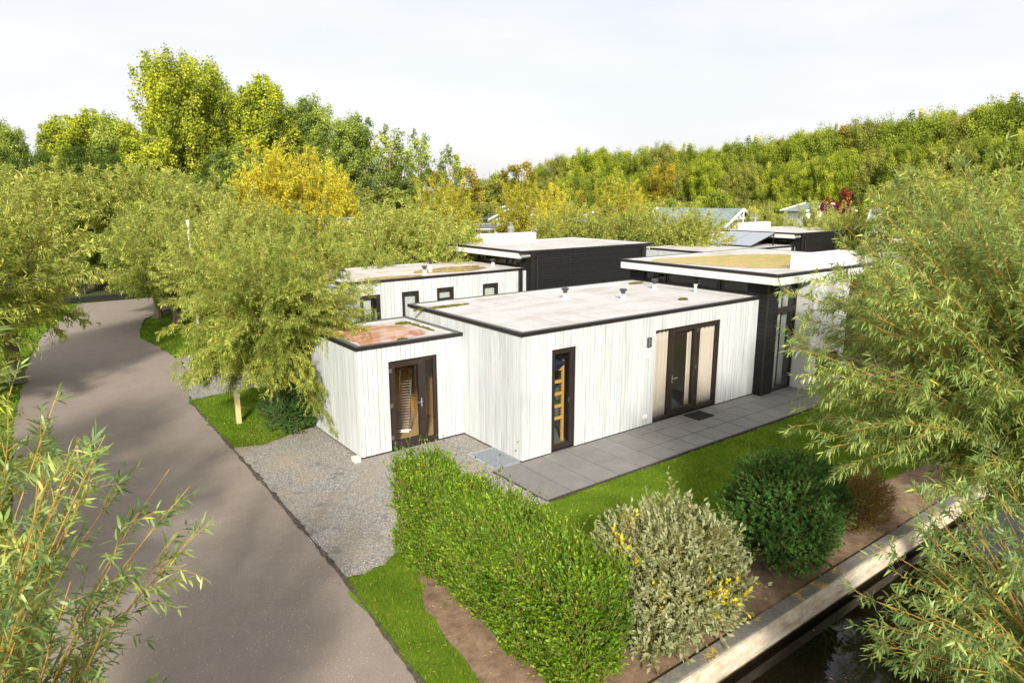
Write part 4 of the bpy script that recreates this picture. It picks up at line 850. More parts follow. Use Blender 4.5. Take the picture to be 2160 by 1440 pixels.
# drying rack in the store, shelf with linen in the bedroom
dk = thing('drying_rack', (-1.35, 3.9, .03), 'white wire clothes drying rack leaning inside the glazed store', 'drying rack')
mb = MB(); p = lambda a, h: (-1.62+a*.52+h*.22, 3.62-a*.28+h*.15, .05+h*1.6)
for a, b in (((0,0),(0,1)), ((1,0),(1,1)), ((0,0),(1,0)), ((0,1),(1,1)), ((.5,0),(.5,1))): mb.cyl(p(*a), p(*b), .011, n=8)
mb.build('frame', [M['steel']], dk)
mb = MB(); q2 = lambda a, h: (-1.52+a*.52+h*.14, 3.70-a*.28+h*.22, .05+h*1.55)
for a, b in (((0,0),(0,1)), ((1,0),(1,1)), ((0,0),(1,0))): mb.cyl(q2(*a), q2(*b), .011, n=8)
mb.build('leg', [M['steel']], dk)
mb = MB()
for k in range(22): mb.cyl(p(0, .04+k*.043), p(1, .04+k*.043), .0035, n=5)
mb.build('wires', [M['white']], dk)
cb = thing('cupboard', (-2.4, 4.85, .03), 'pale narrow cupboard against the rear wall of the store', 'cupboard')
mb = MB(); mb.box(-2.6, -2.0, 4.75, 5.03, .035, .9); mb.build('body', [M['galv']], cb)
bm_ = thing('broom', (-2.1, 4.7, .03), 'broom with dark handle against the rear wall of the store', 'broom'); mb = MB(); mb.cyl((-2.3, 4.62, .1), (-2.25, 4.70, 1.9), .015, n=8); mb.build('handle', [M['numeral']], bm_); mb = MB(); mb.box(-2.38, -2.22, 4.5, 4.62, .035, .12); mb.build('brush', [M['darkgrey']], bm_)

sh = thing('slatted_shelf', (1.2, 1.2, 0), 'orange pine ladder rack seen through the tall narrow window', 'shelf')
mb = MB()
for k in range(5): mb.box(1.08, 1.62, .45, .47, .62+k*.31, .70+k*.31)
mb.build('slat', [M['pine']], sh)
mb = MB()
for xx in (1.03, 1.62): mb.box(xx, xx+.06, .475, .53, .04, 2.1)
mb.build('post', [M['pine']], sh)
def lump(cx, cy, cz, sx, sy, sz, name, mat, label, cat, seed=0):
    me = bpy.data.meshes.new(name); import bmesh; bm = bmesh.new(); bmesh.ops.create_icosphere(bm, subdivisions=3, radius=1)
    r = np.random.default_rng(seed); ph = r.uniform(0, 6, 6)
    for v in bm.verts:
        k = 1+.12*math.sin(4*v.co.x+ph[0])+.1*math.sin(5*v.co.y+ph[1])+.1*math.sin(7*v.co.z+ph[2]); v.co = Vector((v.co.x*sx*k, v.co.y*sy*k, v.co.z*sz*k))
    bm.to_mesh(me); bm.free(); me.materials.append(mat); o = bpy.data.objects.new(name, me); scn.collection.objects.link(o); o.location = (cx, cy, cz); return tag(o, label, cat)
lump(1.40, .55, 2.02, .34, .16, .18, 'bundled_coat', M['navy'], 'dark navy bundle of cloth on top of the pine rack', 'cloth', 1)
lump(1.42, .72, 1.42, .3, .16, .1, 'folded_towel', M['teal'], 'teal folded cloth in the middle of the pine rack', 'towel', 2)
lump(1.45, .72, .95, .3, .16, .12, 'folded_towel', M['greencloth'], 'green folded cloth low in the pine rack', 'towel', 3)

# gate at the end of the lane
ga = thing('lane_gate', (-4, 34.2, 0), 'black iron sliding gate across the end of the lane', 'gate')
mb = MB(); mb.box(-6.42, -6.22, 34.1, 34.3, 0, 1.55); mb.box(-6.44, -6.20, 34.08, 34.32, 1.55, 1.62); mb.build('post', [M['ironblack']], ga)
mb = MB(); mb.box(-6.2, 3.0, 34.12, 34.28, .08, .30); mb.box(-6.2, 3.0, 34.16, 34.24, 1.22, 1.32); mb.build('rail', [M['ironblack']], ga)
mb = MB()
for k in range(75): mb.cyl((-6.1+k*.12, 34.2, .3), (-6.1+k*.12, 34.2, 1.22), .013, n=6)
mb.build('bars', [M['ironblack']], ga)
mb = MB(); mb.box(-9.5, -6.5, 34.16, 34.24, .2, .3); mb.box(-9.5, -6.5, 34.16, 34.24, 1.0, 1.08)
for k in range(24): mb.box(-9.4+k*.12, -9.38+k*.12, 34.19, 34.21, .3, 1.0)
tag(mb.build('iron_fence', [M['ironblack']]), 'low black iron fence left of the gate post', 'fence')

# street lamp among the willows
p_ = W(405, 560, 33); lp = thing('street_lamp', (p_[0], p_[1], 0), 'slim cream lamp post with small round head between the willows', 'street lamp')
mb = MB(); mb.cyl((p_[0], p_[1], 0), (p_[0], p_[1], 4.7), .06, .045, 10); mb.build('pole', [M['paper']], lp)
mb = MB(); mb.cyl((p_[0], p_[1], 4.7), (p_[0], p_[1], 4.8), .05, .065, 12); mb.cyl((p_[0], p_[1], 4.8), (p_[0], p_[1], 4.92), .065, .06, 12); mb.cyl((p_[0], p_[1], 4.92), (p_[0], p_[1], 4.97), .075, .03, 12); mb.build('lamp_head', [M['paper']], lp)

# cabins beyond the willows
def cabin(u0, u1, vr, ve, D, depth, label, tile='tile_grey', ridge='u', dn=0.):
    a, b = W(u0, ve, D+dn), W(u1, ve, D); zr = W((u0+u1)/2, vr, D)[2]; ze = a[2]; d = np.array([b[0]-a[0], b[1]-a[1]]); Ln = np.linalg.norm(d); d /= Ln; nn = np.array([-d[1], d[0]])
    if np.dot(nn, a[:2]-CAM[:2]) < 0: nn = -nn
    root = thing('cabin', (a[0], a[1], 0), label, 'cabin', 'gabled cabins beyond the willows')
    P = lambda s, t, z: (a[0]+d[0]*s+nn[0]*t, a[1]+d[1]*s+nn[1]*t, z)
    mb = MB(); mb.add([P(.3, .3, 0), P(Ln-.3, .3, 0), P(Ln-.3, depth-.3, 0), P(.3, depth-.3, 0), P(.3, .3, ze), P(Ln-.3, .3, ze), P(Ln-.3, depth-.3, ze), P(.3, depth-.3, ze)], [(0,1,5,4),(1,2,6,5),(2,3,7,6),(3,0,4,7)])
    if ridge == 'u':       # ridge parallel to the view: gable faces the camera at the right end
        mb.add([P(Ln-.3, .3, ze), P(Ln-.3, depth-.3, ze), P(Ln-.3, depth/2, zr-.12), P(.3, .3, ze), P(.3, depth-.3, ze), P(.3, depth/2, zr-.12)], [(0,1,2),(5,4,3)])
    else: mb.add([P(.3, .3, ze), P(Ln-.3, .3, ze), P(Ln/2, .3, zr-.12)], [(0,1,2)])
    mb.build('wall', [M['white']], root)
    mb = MB(); tb = MB()
    if ridge == 'u':
        for t0, t1 in ((0, depth/2), (depth, depth/2)): quadslab(mb, [P(0, t0, ze-.1), P(Ln, t0, ze-.1), P(Ln, t1, zr), P(0, t1, zr)], .08)
        for s_ in (0, Ln):
            for t0 in (0, depth): tb.cyl(P(s_, t0, ze-.12), P(s_, depth/2, zr+.02), .09, n=6)
            tb.cyl(P(s_, depth*.25, (ze+zr)/2-.1), P(s_, depth*.75, (ze+zr)/2-.1), .06, n=6); tb.cyl(P(s_, depth/2, ze), P(s_, depth/2, zr), .05, n=6)
    else:
        for s0 in (0, Ln): quadslab(mb, [P(s0, 0, ze-.1), P(s0, depth, ze-.1), P(Ln/2, depth, zr), P(Ln/2, 0, zr)], .08); tb.cyl(P(s0, -.05, ze-.12), P(Ln/2, -.05, zr+.02), .11, n=6)
        tb.cyl(P(Ln*.25, -.05, (ze+zr)/2-.08), P(Ln*.75, -.05, (ze+zr)/2-.08), .06, n=6); tb.cyl(P(Ln/2, -.05, ze), P(Ln/2, -.05, zr), .05, n=6)
    mb.build('roof', [M[tile]], root); tb.build('gable_trim', [M['white']], root); return root
cabin(985, 1030, 441, 459, 60, 5, 'dark grey roofed cabin at the left of the gabled cabins', 'tile_grey', 'u', 2.5)
cabin(1018, 1062, 437, 450, 66, 6, 'grey roofed cabin just behind the dark roofed one', 'tile_grey', 'u', 2.5)
cabin(1195, 1246, 443, 466, 52, 7, 'white cabin with pale roof and white gable behind the yellow willow', 'tile_green', 'u', 3.)
cabin(1345, 1530, 443, 470, 50, 5, 'long cabin with pale grey roof and white gable trim behind the middle willows', 'tile_green', 'u', 4.)
cabin(1645, 1700, 430, 442, 72, 6, 'small pale blue roofed cabin near the red maple', 'tile_green', 'u', 3.)
cabin(1830, 2010, 443, 464, 58, 6, 'long pale roofed cabin behind the tree at the right', 'tile_green', 'u')
cabin(984, 1052, 476, 483, 48, 4, 'low dark flat shed roof between hedge and second house', 'tile_grey', 'u')

# ------------------------------------------------------------------ near vegetation
# willow by the store (left of centre)
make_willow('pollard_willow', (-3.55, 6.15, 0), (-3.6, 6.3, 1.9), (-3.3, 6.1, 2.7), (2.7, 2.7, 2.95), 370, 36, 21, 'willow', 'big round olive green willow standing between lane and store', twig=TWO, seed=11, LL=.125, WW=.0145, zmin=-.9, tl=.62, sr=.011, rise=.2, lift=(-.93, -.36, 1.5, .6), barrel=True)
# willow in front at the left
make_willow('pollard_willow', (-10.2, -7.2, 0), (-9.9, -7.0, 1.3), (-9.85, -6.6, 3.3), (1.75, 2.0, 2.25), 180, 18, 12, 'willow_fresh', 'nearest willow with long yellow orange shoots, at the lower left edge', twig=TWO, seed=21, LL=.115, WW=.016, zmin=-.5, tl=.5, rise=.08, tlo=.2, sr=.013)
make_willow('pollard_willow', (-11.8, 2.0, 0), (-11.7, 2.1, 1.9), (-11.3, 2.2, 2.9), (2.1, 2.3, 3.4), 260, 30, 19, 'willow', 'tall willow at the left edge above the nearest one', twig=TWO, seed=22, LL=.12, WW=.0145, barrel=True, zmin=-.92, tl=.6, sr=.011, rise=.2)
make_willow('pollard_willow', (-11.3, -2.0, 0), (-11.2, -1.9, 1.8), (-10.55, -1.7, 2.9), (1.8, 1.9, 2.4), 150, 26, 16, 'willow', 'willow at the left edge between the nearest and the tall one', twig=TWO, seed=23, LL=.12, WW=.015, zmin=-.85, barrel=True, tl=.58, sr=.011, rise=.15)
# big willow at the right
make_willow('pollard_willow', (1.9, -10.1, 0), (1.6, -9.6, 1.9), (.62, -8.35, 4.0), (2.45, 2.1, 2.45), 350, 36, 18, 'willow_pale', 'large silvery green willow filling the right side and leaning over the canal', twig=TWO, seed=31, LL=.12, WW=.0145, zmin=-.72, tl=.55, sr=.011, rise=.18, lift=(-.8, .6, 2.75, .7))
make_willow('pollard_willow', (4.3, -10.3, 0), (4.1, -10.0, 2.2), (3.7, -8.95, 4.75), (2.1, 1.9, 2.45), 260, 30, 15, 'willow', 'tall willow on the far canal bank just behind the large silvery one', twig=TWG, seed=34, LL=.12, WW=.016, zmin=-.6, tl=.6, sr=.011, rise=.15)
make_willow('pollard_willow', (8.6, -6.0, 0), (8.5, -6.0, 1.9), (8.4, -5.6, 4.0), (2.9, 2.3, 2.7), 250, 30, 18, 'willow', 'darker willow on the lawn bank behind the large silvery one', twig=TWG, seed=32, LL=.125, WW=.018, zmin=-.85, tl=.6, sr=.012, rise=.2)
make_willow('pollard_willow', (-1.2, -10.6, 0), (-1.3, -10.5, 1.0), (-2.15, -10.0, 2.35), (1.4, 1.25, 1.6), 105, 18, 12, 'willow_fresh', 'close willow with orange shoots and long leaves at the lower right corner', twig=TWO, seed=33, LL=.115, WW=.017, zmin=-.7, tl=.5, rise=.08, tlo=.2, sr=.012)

def dense_bush(name, base, R, n_sprig, nl, LL, WW, leaf, twig, label, cat='shrub', seed=1, shape='ball', box=None, upr=.5, kind='kite', sprig=.14, tint=(.45, .16), yellow=None, zlo=.0, special=0.0):
    """clipped or natural bush: leafy sprigs through a shell of the volume"""
    r = np.random.default_rng(seed); t = thing(name, base, label, cat); b = np.array(base, float)
    if shape == 'box':
        x0, x1, y0, y1, z1 = box; n = n_sprig; L_ = np.array([y1-y0, y1-y0, x1-x0, x1-x0]); H_ = z1; A = np.concatenate([L_*H_, [(x1-x0)*(y1-y0)*1.4]]); pk = r.choice(5, n, p=A/A.sum())
        u, v = r.random(n), r.random(n); P = np.zeros((n, 3)); Nn = np.zeros((n, 3))
        for k, (f, nv) in enumerate(((lambda u, v: (x0+0*u, y0+u*(y1-y0), v*z1), (-1, 0, 0)), (lambda u, v: (x1+0*u, y0+u*(y1-y0), v*z1), (1, 0, 0)), (lambda u, v: (x0+u*(x1-x0), y0+0*u, v*z1), (0, -1, 0)), (lambda u, v: (x0+u*(x1-x0), y1+0*u, v*z1), (0, 1, 0)), (lambda u, v: (x0+u*(x1-x0), y0+v*(y1-y0), z1+0*u), (0, 0, 1)))):
            mk = pk == k; P[mk] = np.stack(f(u[mk], v[mk]), -1); Nn[mk] = nv
        dep = r.exponential(.085, n)[:, None]; wav = .07*np.sin(P[:, 1:2]*2.1+P[:, 2:3]*3)+.06*np.sin(P[:, 1:2]*5.3+P[:, 0:1]*4+1)+.05*np.sin(P[:, 0:1]*9+P[:, 2:3]*8)+.03*np.sin(P[:, 1:2]*13); P = P-Nn*dep+Nn*wav
        cen = np.array([(x0+x1)/2, (y0+y1)/2, 0]); q = np.clip((.28-P[:, 2])/.28, 0, 1)*.35; P[:, :2] = P[:, :2]*(1-q[:, None]*.12)+cen[:2]*q[:, None]*.12
        P[:, 2] = np.clip(P[:, 2], .04, None)
    else:
        d = sph(r, n_sprig, -.75 if zlo == 0 else zlo, 1.); R = np.array(R, float); ph = r.uniform(0, 6, 4)
        k = 1+.14*np.sin(3*d[:, 0]*2+ph[0])+.12*np.sin(4*d[:, 1]*2+ph[1])+.11*np.sin(5*d[:, 2]*2+ph[2])+.07*np.sin(9*d[:, 0]+11*d[:, 1]+ph[3]); rad = k*(1-r.exponential(.09, n_sprig)); P = b+[0, 0, R[2]]+d*R*np.clip(rad, .2, 1.2)[:, None]; P[:, 2] = np.clip(P[:, 2], .05, None); Nn = d
    n = len(P); sd_ = nrm(Nn*(1-upr)+np.array([0, 0, 1.])*upr*1.2+r.normal(0, .35, (n, 3))); ln = sprig*r.uniform(.5, 1.3, n)[:, None]
    ln = np.where(r.random((n, 1)) < .05, ln*2.0, ln)
    if shape == 'box': ln = np.where((pk == 4)[:, None] & (r.random((n, 1)) < .12), ln*2.0, ln); sp_i = np.where((P[:, 2] > box[4]*.9) & (P[:, 1] > box[3]-.9))[0][:40]; ln[sp_i] *= 2.0; sd_[sp_i] = nrm(sd_[sp_i]*.3+[0, 0, 1.])
    E_ = P+sd_*ln; TP = np.stack([P-sd_*ln*.3, (P+E_)/2, E_], 1); V, Q = tubes(TP, np.array([[.003, .002, .001]]*n), 3); G = [(V, [Q], 1, [np.full(len(Q), .5)])]
    ti = np.repeat(np.arange(n), nl); s = np.tile(np.linspace(.0, 1., nl), n)[:, None]; LP = P[ti]+sd_[ti]*ln[ti]*s; sid = nrm(np.cross(sd_[ti], r.normal(0, 1, (n*nl, 3))))
    LD = nrm(sd_[ti]*(.6+.4*s)+sid*(.9-.4*s)); NN = nrm(sd_[ti]*.6-sid*.5+np.array([0, 0, .5])+r.normal(0, .35, (n*nl, 3)))
    patch = .5*np.sin(P[:, 0]*3.1+seed)*np.sin(P[:, 1]*2.3+1)*np.sin(P[:, 2]*2.9+2)
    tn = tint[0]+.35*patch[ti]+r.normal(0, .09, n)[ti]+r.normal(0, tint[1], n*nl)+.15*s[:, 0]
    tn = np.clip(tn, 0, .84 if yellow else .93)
    if yellow:
        for (yx, yy, yz, yr) in yellow: dd = np.linalg.norm(P-np.array([yx, yy, yz]), axis=1); mk = (dd < yr) & (r.random(n) < .75); tn = np.where(mk[ti], r.uniform(.9, 1., n*nl), tn)
    if special: tn = np.where(r.random(n*nl) < special, 1., tn)
    G.append(leaf_group(r, LP, LD, NN, LL*r.uniform(.6, 1.15, n*nl), WW*r.uniform(.7, 1.15, n*nl), tn, 0, kind, .1))
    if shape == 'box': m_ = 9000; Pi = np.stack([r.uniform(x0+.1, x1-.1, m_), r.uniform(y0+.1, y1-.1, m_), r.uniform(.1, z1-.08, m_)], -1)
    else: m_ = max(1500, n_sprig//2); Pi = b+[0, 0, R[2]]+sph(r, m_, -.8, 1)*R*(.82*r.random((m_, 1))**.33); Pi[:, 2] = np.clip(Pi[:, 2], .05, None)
    G.append(leaf_group(r, Pi, sph(r, m_), sph(r, m_), np.full(m_, LL*1.7), np.full(m_, WW*2.2), r.uniform(0, .35, m_), 0, 'kite'))  # added inner leaves, larger and tinted darker, to block light through the bush
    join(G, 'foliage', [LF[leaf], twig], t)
    k = 26; e = Pi[:k]; s0 = np.stack([b[0]+r.uniform(-.2, .2, k)*(1 if shape != 'box' else 0)+(e[:, 0]-b[0])*.5, b[1]+(e[:, 1]-b[1])*(.95 if shape == 'box' else .3), np.zeros(k)], -1)
    V, Q = tubes(np.stack([s0, s0*.4+e*.6, e], 1), np.array([[.014, .010, .005]]*k), 5); join([(V, [Q], 0, [np.full(len(Q), .5)])], 'stems', [TWB], t)
    return t
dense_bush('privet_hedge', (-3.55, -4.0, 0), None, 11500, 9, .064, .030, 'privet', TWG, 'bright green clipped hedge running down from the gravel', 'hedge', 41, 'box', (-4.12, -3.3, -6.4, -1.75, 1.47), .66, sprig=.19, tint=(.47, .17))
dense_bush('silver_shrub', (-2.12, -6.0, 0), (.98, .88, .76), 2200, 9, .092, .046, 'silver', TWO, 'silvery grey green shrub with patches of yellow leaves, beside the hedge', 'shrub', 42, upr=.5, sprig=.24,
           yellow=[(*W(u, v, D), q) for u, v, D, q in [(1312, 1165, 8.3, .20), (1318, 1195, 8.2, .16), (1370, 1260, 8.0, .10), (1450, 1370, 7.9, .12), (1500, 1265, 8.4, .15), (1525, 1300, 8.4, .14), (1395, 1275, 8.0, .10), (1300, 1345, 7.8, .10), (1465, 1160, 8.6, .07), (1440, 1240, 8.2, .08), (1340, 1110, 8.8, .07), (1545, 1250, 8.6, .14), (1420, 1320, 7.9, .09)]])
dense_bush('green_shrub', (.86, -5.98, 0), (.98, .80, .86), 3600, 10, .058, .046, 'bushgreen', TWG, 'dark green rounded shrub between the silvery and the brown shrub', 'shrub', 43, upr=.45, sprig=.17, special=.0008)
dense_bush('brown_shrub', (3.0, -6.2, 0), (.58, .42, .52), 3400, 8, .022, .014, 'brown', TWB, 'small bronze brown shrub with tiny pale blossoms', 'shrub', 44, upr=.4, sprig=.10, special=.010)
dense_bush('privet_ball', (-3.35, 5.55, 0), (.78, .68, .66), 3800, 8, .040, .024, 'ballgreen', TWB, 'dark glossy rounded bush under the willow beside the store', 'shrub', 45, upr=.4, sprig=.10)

# grass blades
def grass(poly, dens, hgt, wid, label, seed, bare=True, z=.0):
    r = np.random.default_rng(seed); P = np.array(poly); a, b = P.min(0), P.max(0); n = int((b-a).prod()*dens); x, y = r.uniform(a[0], b[0], n), r.uniform(a[1], b[1], n); k = pip(x, y, poly)
    d2 = np.hypot(x-CAM[0], y-CAM[1]); k &= (r.random(n) < np.clip(14/d2, .25, 1)**1.2)
    nz = np.sin(x*2.3+1)*np.sin(y*2.9+.5)+.6*np.sin(x*5.1+y*3.3); k &= ~((nz > 1.25) & (r.random(n) < .8) & bare); x, y, nz = x[k], y[k], nz[k]; n = len(x)
    h = hgt*r.uniform(.5, 1.4, n); w = wid*np.clip(np.hypot(x-CAM[0], y-CAM[1])/12, .8, 2.5)*r.uniform(.6, 1.3, n); ang = r.uniform(0, np.pi, n); ln = r.normal(0, .5, (n, 2))*h[:, None]
    c, s = np.cos(ang)*w/2, np.sin(ang)*w/2; V = np.stack([np.stack([x-c, y-s, np.full(n, z)], -1), np.stack([x+c, y+s, np.full(n, z)], -1), np.stack([x+ln[:, 0], y+ln[:, 1], z+h], -1)], 1).reshape(-1, 3)
    t = np.clip(.42+.16*nz+r.normal(0, .16, n), 0, .9); t = np.where(r.random(n) < .03, 1., t)
    o = npmesh('grass', V, [np.arange(3*n).reshape(-1, 3)], [LF['grass']], tint=t); tag(o, label, 'grass', None, 'stuff')
grass(lawn, 3600, .038, .009, 'short bright lawn grass', 51); grass(verge3, 5200, .045, .008, 'grass on the strip between lane and hedge', 52)
grass(verge1, 2600, .045, .012, 'grass by the timber post', 53); grass(verge2, 900, .05, .02, 'grass beyond the second gravel place', 54); grass([p for p in verge4], 260, .08, .03, 'grass on the left verge', 55)

def scatter(poly, n, size, label, seed, z=.012, leaf='dead'):
    r = np.random.default_rng(seed); P = np.array(poly); a, b = P.min(0), P.max(0); x, y = r.uniform(a[0], b[0], n), r.uniform(a[1], b[1], n); k = pip(x, y, poly); x, y = x[k], y[k]; n = len(x)
    Q = np.stack([x, y, np.full(n, z)+r.uniform(0, .01, n)], -1); D = nrm(np.stack([r.normal(0, 1, n), r.normal(0, 1, n), r.normal(.1, .12, n)], -1)); NN = nrm(np.array([0, 0, 1.])+r.normal(0, .2, (n, 3)))
    join([leaf_group(r, Q, D, NN, size*r.uniform(.5, 1.4, n), size*.4*r.uniform(.5, 1.2, n), r.random(n), 0, 'kite')], 'fallen_leaves', [LF[leaf]]); o = bpy.context.scene.collection.objects[-1]; tag(o, label, 'leaves', None, 'stuff')
scatter([(-5.0, -12), (-4.9, -4), (-4.2, -2), (-2.6, -2), (-.5, -4.4), (4, -5), (9, -5.4), (9, -6.68), (-4.6, -6.68)], 3000, .05, 'fallen leaves on the soil bed', 61, .004)
scatter([(-5.3, -2), (-2.8, -2), (-.8, -2), (-.8, 2.4), (-2.8, 2.4), (-2.8, 5.3), (-5.1, 5.3)], 420, .035, 'bits of leaf on the gravel', 62, .012)
scatter([(-4.9, 4.6), (-3.0, 4.9), (-3.0, 6.4), (-4.6, 6.2)], 700, .05, 'brown leaves under the round willow', 63, .01)
scatter([(-5.5, -6), (-5.1, -6), (-4.7, 10), (-5.2, 10)], 330, .045, 'leaves along the lane edge', 64, .006)
scatter([(-.8, -1.9), (14, -1.9), (14, 0), (-.8, 0)], 120, .025, 'bits of leaf on the patio slabs', 65, .034)
scatter([(-5.4, -8), (-4.8, -8), (-4.2, -3), (-5.2, -3)], 130, .045, 'pale leaves on the grass strip', 66, .03)
scatter([(-2.6, 3.2), (-2.0, 3.3), (-1.5, 4.6), (-1.2, 4.95), (-2.6, 4.95)], 420, .09, 'brown willow leaves lying in the puddle on the store roof', 69, 2.632)
scatter([(0.1, .2), (8.7, .2), (8.7, 4.9), (0.1, 4.9)], 90, .03, 'bits of leaf on the nearest roof', 67, 3.003)
scatter([(-4.6, -9.3), (14, -9.5), (14, -7.0), (-4.6, -7.0)], 200, .045, 'leaves floating on the canal', 68, -.338)

# ------------------------------------------------------------------ distant trees
def tmpl(key, seed, **kw):
    r = np.random.default_rng(seed); H = kw['H']; tr, cr = broadleaf(key, r, **kw); TEMPL[key] = [tr, cr, H, False]
def tmpl_w(key, seed, leaf, R=(2.4, 2.4, 2.6), ns=190, nt_=19, nl=14, LL=.175, WW=.029, cz=3.2, hz=1.8, zmin=-.8, rise=.08, tl=.7, twig=TWG):
    r = np.random.default_rng(seed); H = cz+R[2]
    cr = join(willow_parts(r, (0, 0, hz), (0, 0, cz), R, ns, nt_, nl, LL=LL, WW=WW, sr=.02, tl=tl, zmin=zmin, rise=rise, droop=.15), 'crown', [LF[leaf], twig]); tr = pollard_trunk((0, 0, 0), (0, 0, hz), .17, 'trunk', None, seed=seed); TEMPL[key] = [tr, cr, H, False]
tmpl('poplarA', 101, H=18, Rx=4.6, crown0=3.2, leaf='poplar', bark=BKP, nc=100, nle=75000, LL=.21, shape='tall', sub=9, trunk_r=.3)
tmpl('poplarB', 102, H=18, Rx=3.6, crown0=3.0, leaf='poplar', bark=BKP, nc=84, nle=60000, LL=.21, shape='tall', sub=8, trunk_r=.26)
tmpl('poplarC', 103, H=18, Rx=4.2, crown0=3.0, leaf='poplar_g', bark=BKP, nc=88, nle=60000, LL=.21, shape='tall', sub=8, trunk_r=.26)
tmpl('poplarS', 104, H=12, Rx=1.9, crown0=3.5, leaf='poplar_g', bark=BKP, nc=26, nle=6500, LL=.15, sub=8, shape='tall', trunk_r=.12)
for i, (lf, sd2) in enumerate((('green', 111), ('lime', 112), ('olive', 113), ('amber', 114), ('green', 115), ('darkgreen', 116))):
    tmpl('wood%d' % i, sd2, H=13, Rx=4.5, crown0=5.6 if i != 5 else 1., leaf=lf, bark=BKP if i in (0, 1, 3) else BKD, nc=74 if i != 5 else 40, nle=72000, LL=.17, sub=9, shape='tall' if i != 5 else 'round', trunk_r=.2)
for i, lf in enumerate(('amber', 'olive', 'green', 'red')):
    tmpl('mid%d' % i, 120+i, H=8, Rx=3.4, crown0=.6, leaf=lf, bark=BKD, nc=26, nle=16000, LL=.20, shape='round', trunk_r=.15)
tmpl_w('wilO1', 131, 'willow_far'); tmpl_w('wilO2', 132, 'willow_far', (2.6, 2.5, 2.5)); tmpl_w('wilO3', 133, 'willow')
tmpl_w('wilY1', 134, 'willow_yel', (2.0, 2.0, 3.1), cz=3.6, zmin=-.7, rise=.02, WW=.034, nl=14); tmpl_w('wilY2', 135, 'yelgreen', (2.1, 2.1, 2.9), cz=3.5, rise=.02, WW=.034, nl=14)

used_lab = {}
def far(name, key, u, vtop, D, w=1., label='', group=None, rot=None, cat='tree'):
    p = W(u, vtop, D); H = max(1.5, p[2]); r = random.uniform(0, 6.28) if rot is None else rot
    return plant(name, key, (p[0], p[1], 0), H, w, label, group, r, cat)
ORD = ['first', 'second', 'third', 'fourth', 'fifth', 'sixth', 'seventh', 'eighth', 'ninth', 'tenth', 'eleventh', 'twelfth', 'thirteenth', 'fourteenth', 'fifteenth', 'sixteenth', 'seventeenth', 'eighteenth', 'nineteenth', 'twentieth', 'twenty-first', 'twenty-second', 'twenty-third', 'twenty-fourth', 'twenty-fifth', 'twenty-sixth']
# tall poplars at the left
PG = 'tall poplars above the willows at the left'
for key, u, v, D, w, lab in [
    ('poplarC', 5, 245, 70, 1.0, 'poplar cut off by the left edge of the picture, above the left willows'),
    ('poplarB', 118, 232, 74, 1.2, 'yellowing poplar, leftmost of the group standing clear of the edge'),
    ('poplarB', 180, 218, 76, 1.1, 'yellow green poplar second from the left end of the group'),
    ('poplarC', 235, 232, 72, 1.1, 'green and orange poplar beside the tallest one, on its left'),
    ('poplarA', 345, 98, 62, 1.0, 'tallest poplar, broad and yellow green, with a visible pale trunk'),
    ('poplarA', 415, 105, 66, .8, 'tall yellow green poplar joined to the tallest one, on its right'),
    ('poplarC', 475, 165, 68, .9, 'poplar in the dip between the two yellow green high crowns'),
    ('poplarB', 545, 143, 64, 1.05, 'rounded yellow green poplar, second highest top of the group'),
    ('poplarC', 605, 212, 70, .9, 'green poplar in the dip right of the second highest top'),
    ('poplarC', 655, 192, 66, .95, 'mid green poplar with a pointed top, third from the right end'),
    ('poplarC', 738, 230, 62, 1.1, 'pale green poplar, rounded right end of the dense group'),
    ('poplarB', 300, 270, 58, 1.3, 'lower poplar in front of the tallest one, at its left foot'),
    ('poplarC', 500, 300, 58, 1.4, 'dark lower poplar in front, below the dip of the group'),
    ('poplarC', 690, 330, 56, 1.3, 'lower poplar in front of the right end of the group')]:
    far('poplar_tree', key, u, v, D, w, lab, PG)
for u, v, D, lab in [(818, 252, 56, 'thin sparse tree with a small high crown, tallest beside the poplars'), (882, 262, 55, 'thin leaning sparse tree, second from the poplars'), (948, 298, 57, 'pale feathery sparse tree standing alone above the amber trees'), (845, 290, 60, 'short sparse tree between the two thin high ones')]:
    far('slender_tree', 'poplarS', u, v, D, 1.2, lab, 'sparse slender trees right of the poplars')
# dark mass behind the left willows
for i, (u, v, D) in enumerate([(60, 330, 60), (150, 300, 60), (240, 320, 58), (420, 350, 54), (560, 350, 54)]):
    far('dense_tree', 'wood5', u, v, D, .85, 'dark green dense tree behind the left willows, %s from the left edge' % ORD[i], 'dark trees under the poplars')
# olive willows, left band
LW = 'olive willows in a band at the left'
for i, (u, v, D, w, k) in enumerate([(-40, 335, 27, 1.1, 'wilO1'), (85, 342, 52, 1.4, 'wilO2'), (165, 352, 53, 1.35, 'wilO1'), (255, 345, 52, 1.35, 'wilO2'), (335, 350, 52, 1.2, 'wilO1'), (400, 352, 42, 1.1, 'wilO3'), (465, 385, 38, 1.2, 'wilO2'), (345, 440, 35, 1.0, 'wilO3'), (-210, 400, 24, 1.1, 'wilO3'), (450, 440, 30, .95, 'wilO2')]):
    far('willow_tree', k, u, v, D, w, 'feathery olive willow in the left band, %s counting from the left' % ORD[[0, 2, 3, 4, 6, 7, 9, 5, 1, 8][i]], LW)
far('willow_tree', 'wilO3', 305, 425, 38, 1.1, 'olive willow overhanging the right part of the gate', None)
far('broadleaf_tree', 'mid2', 160, 470, 50, .8, 'bright green dense tree just behind the gate post', None)
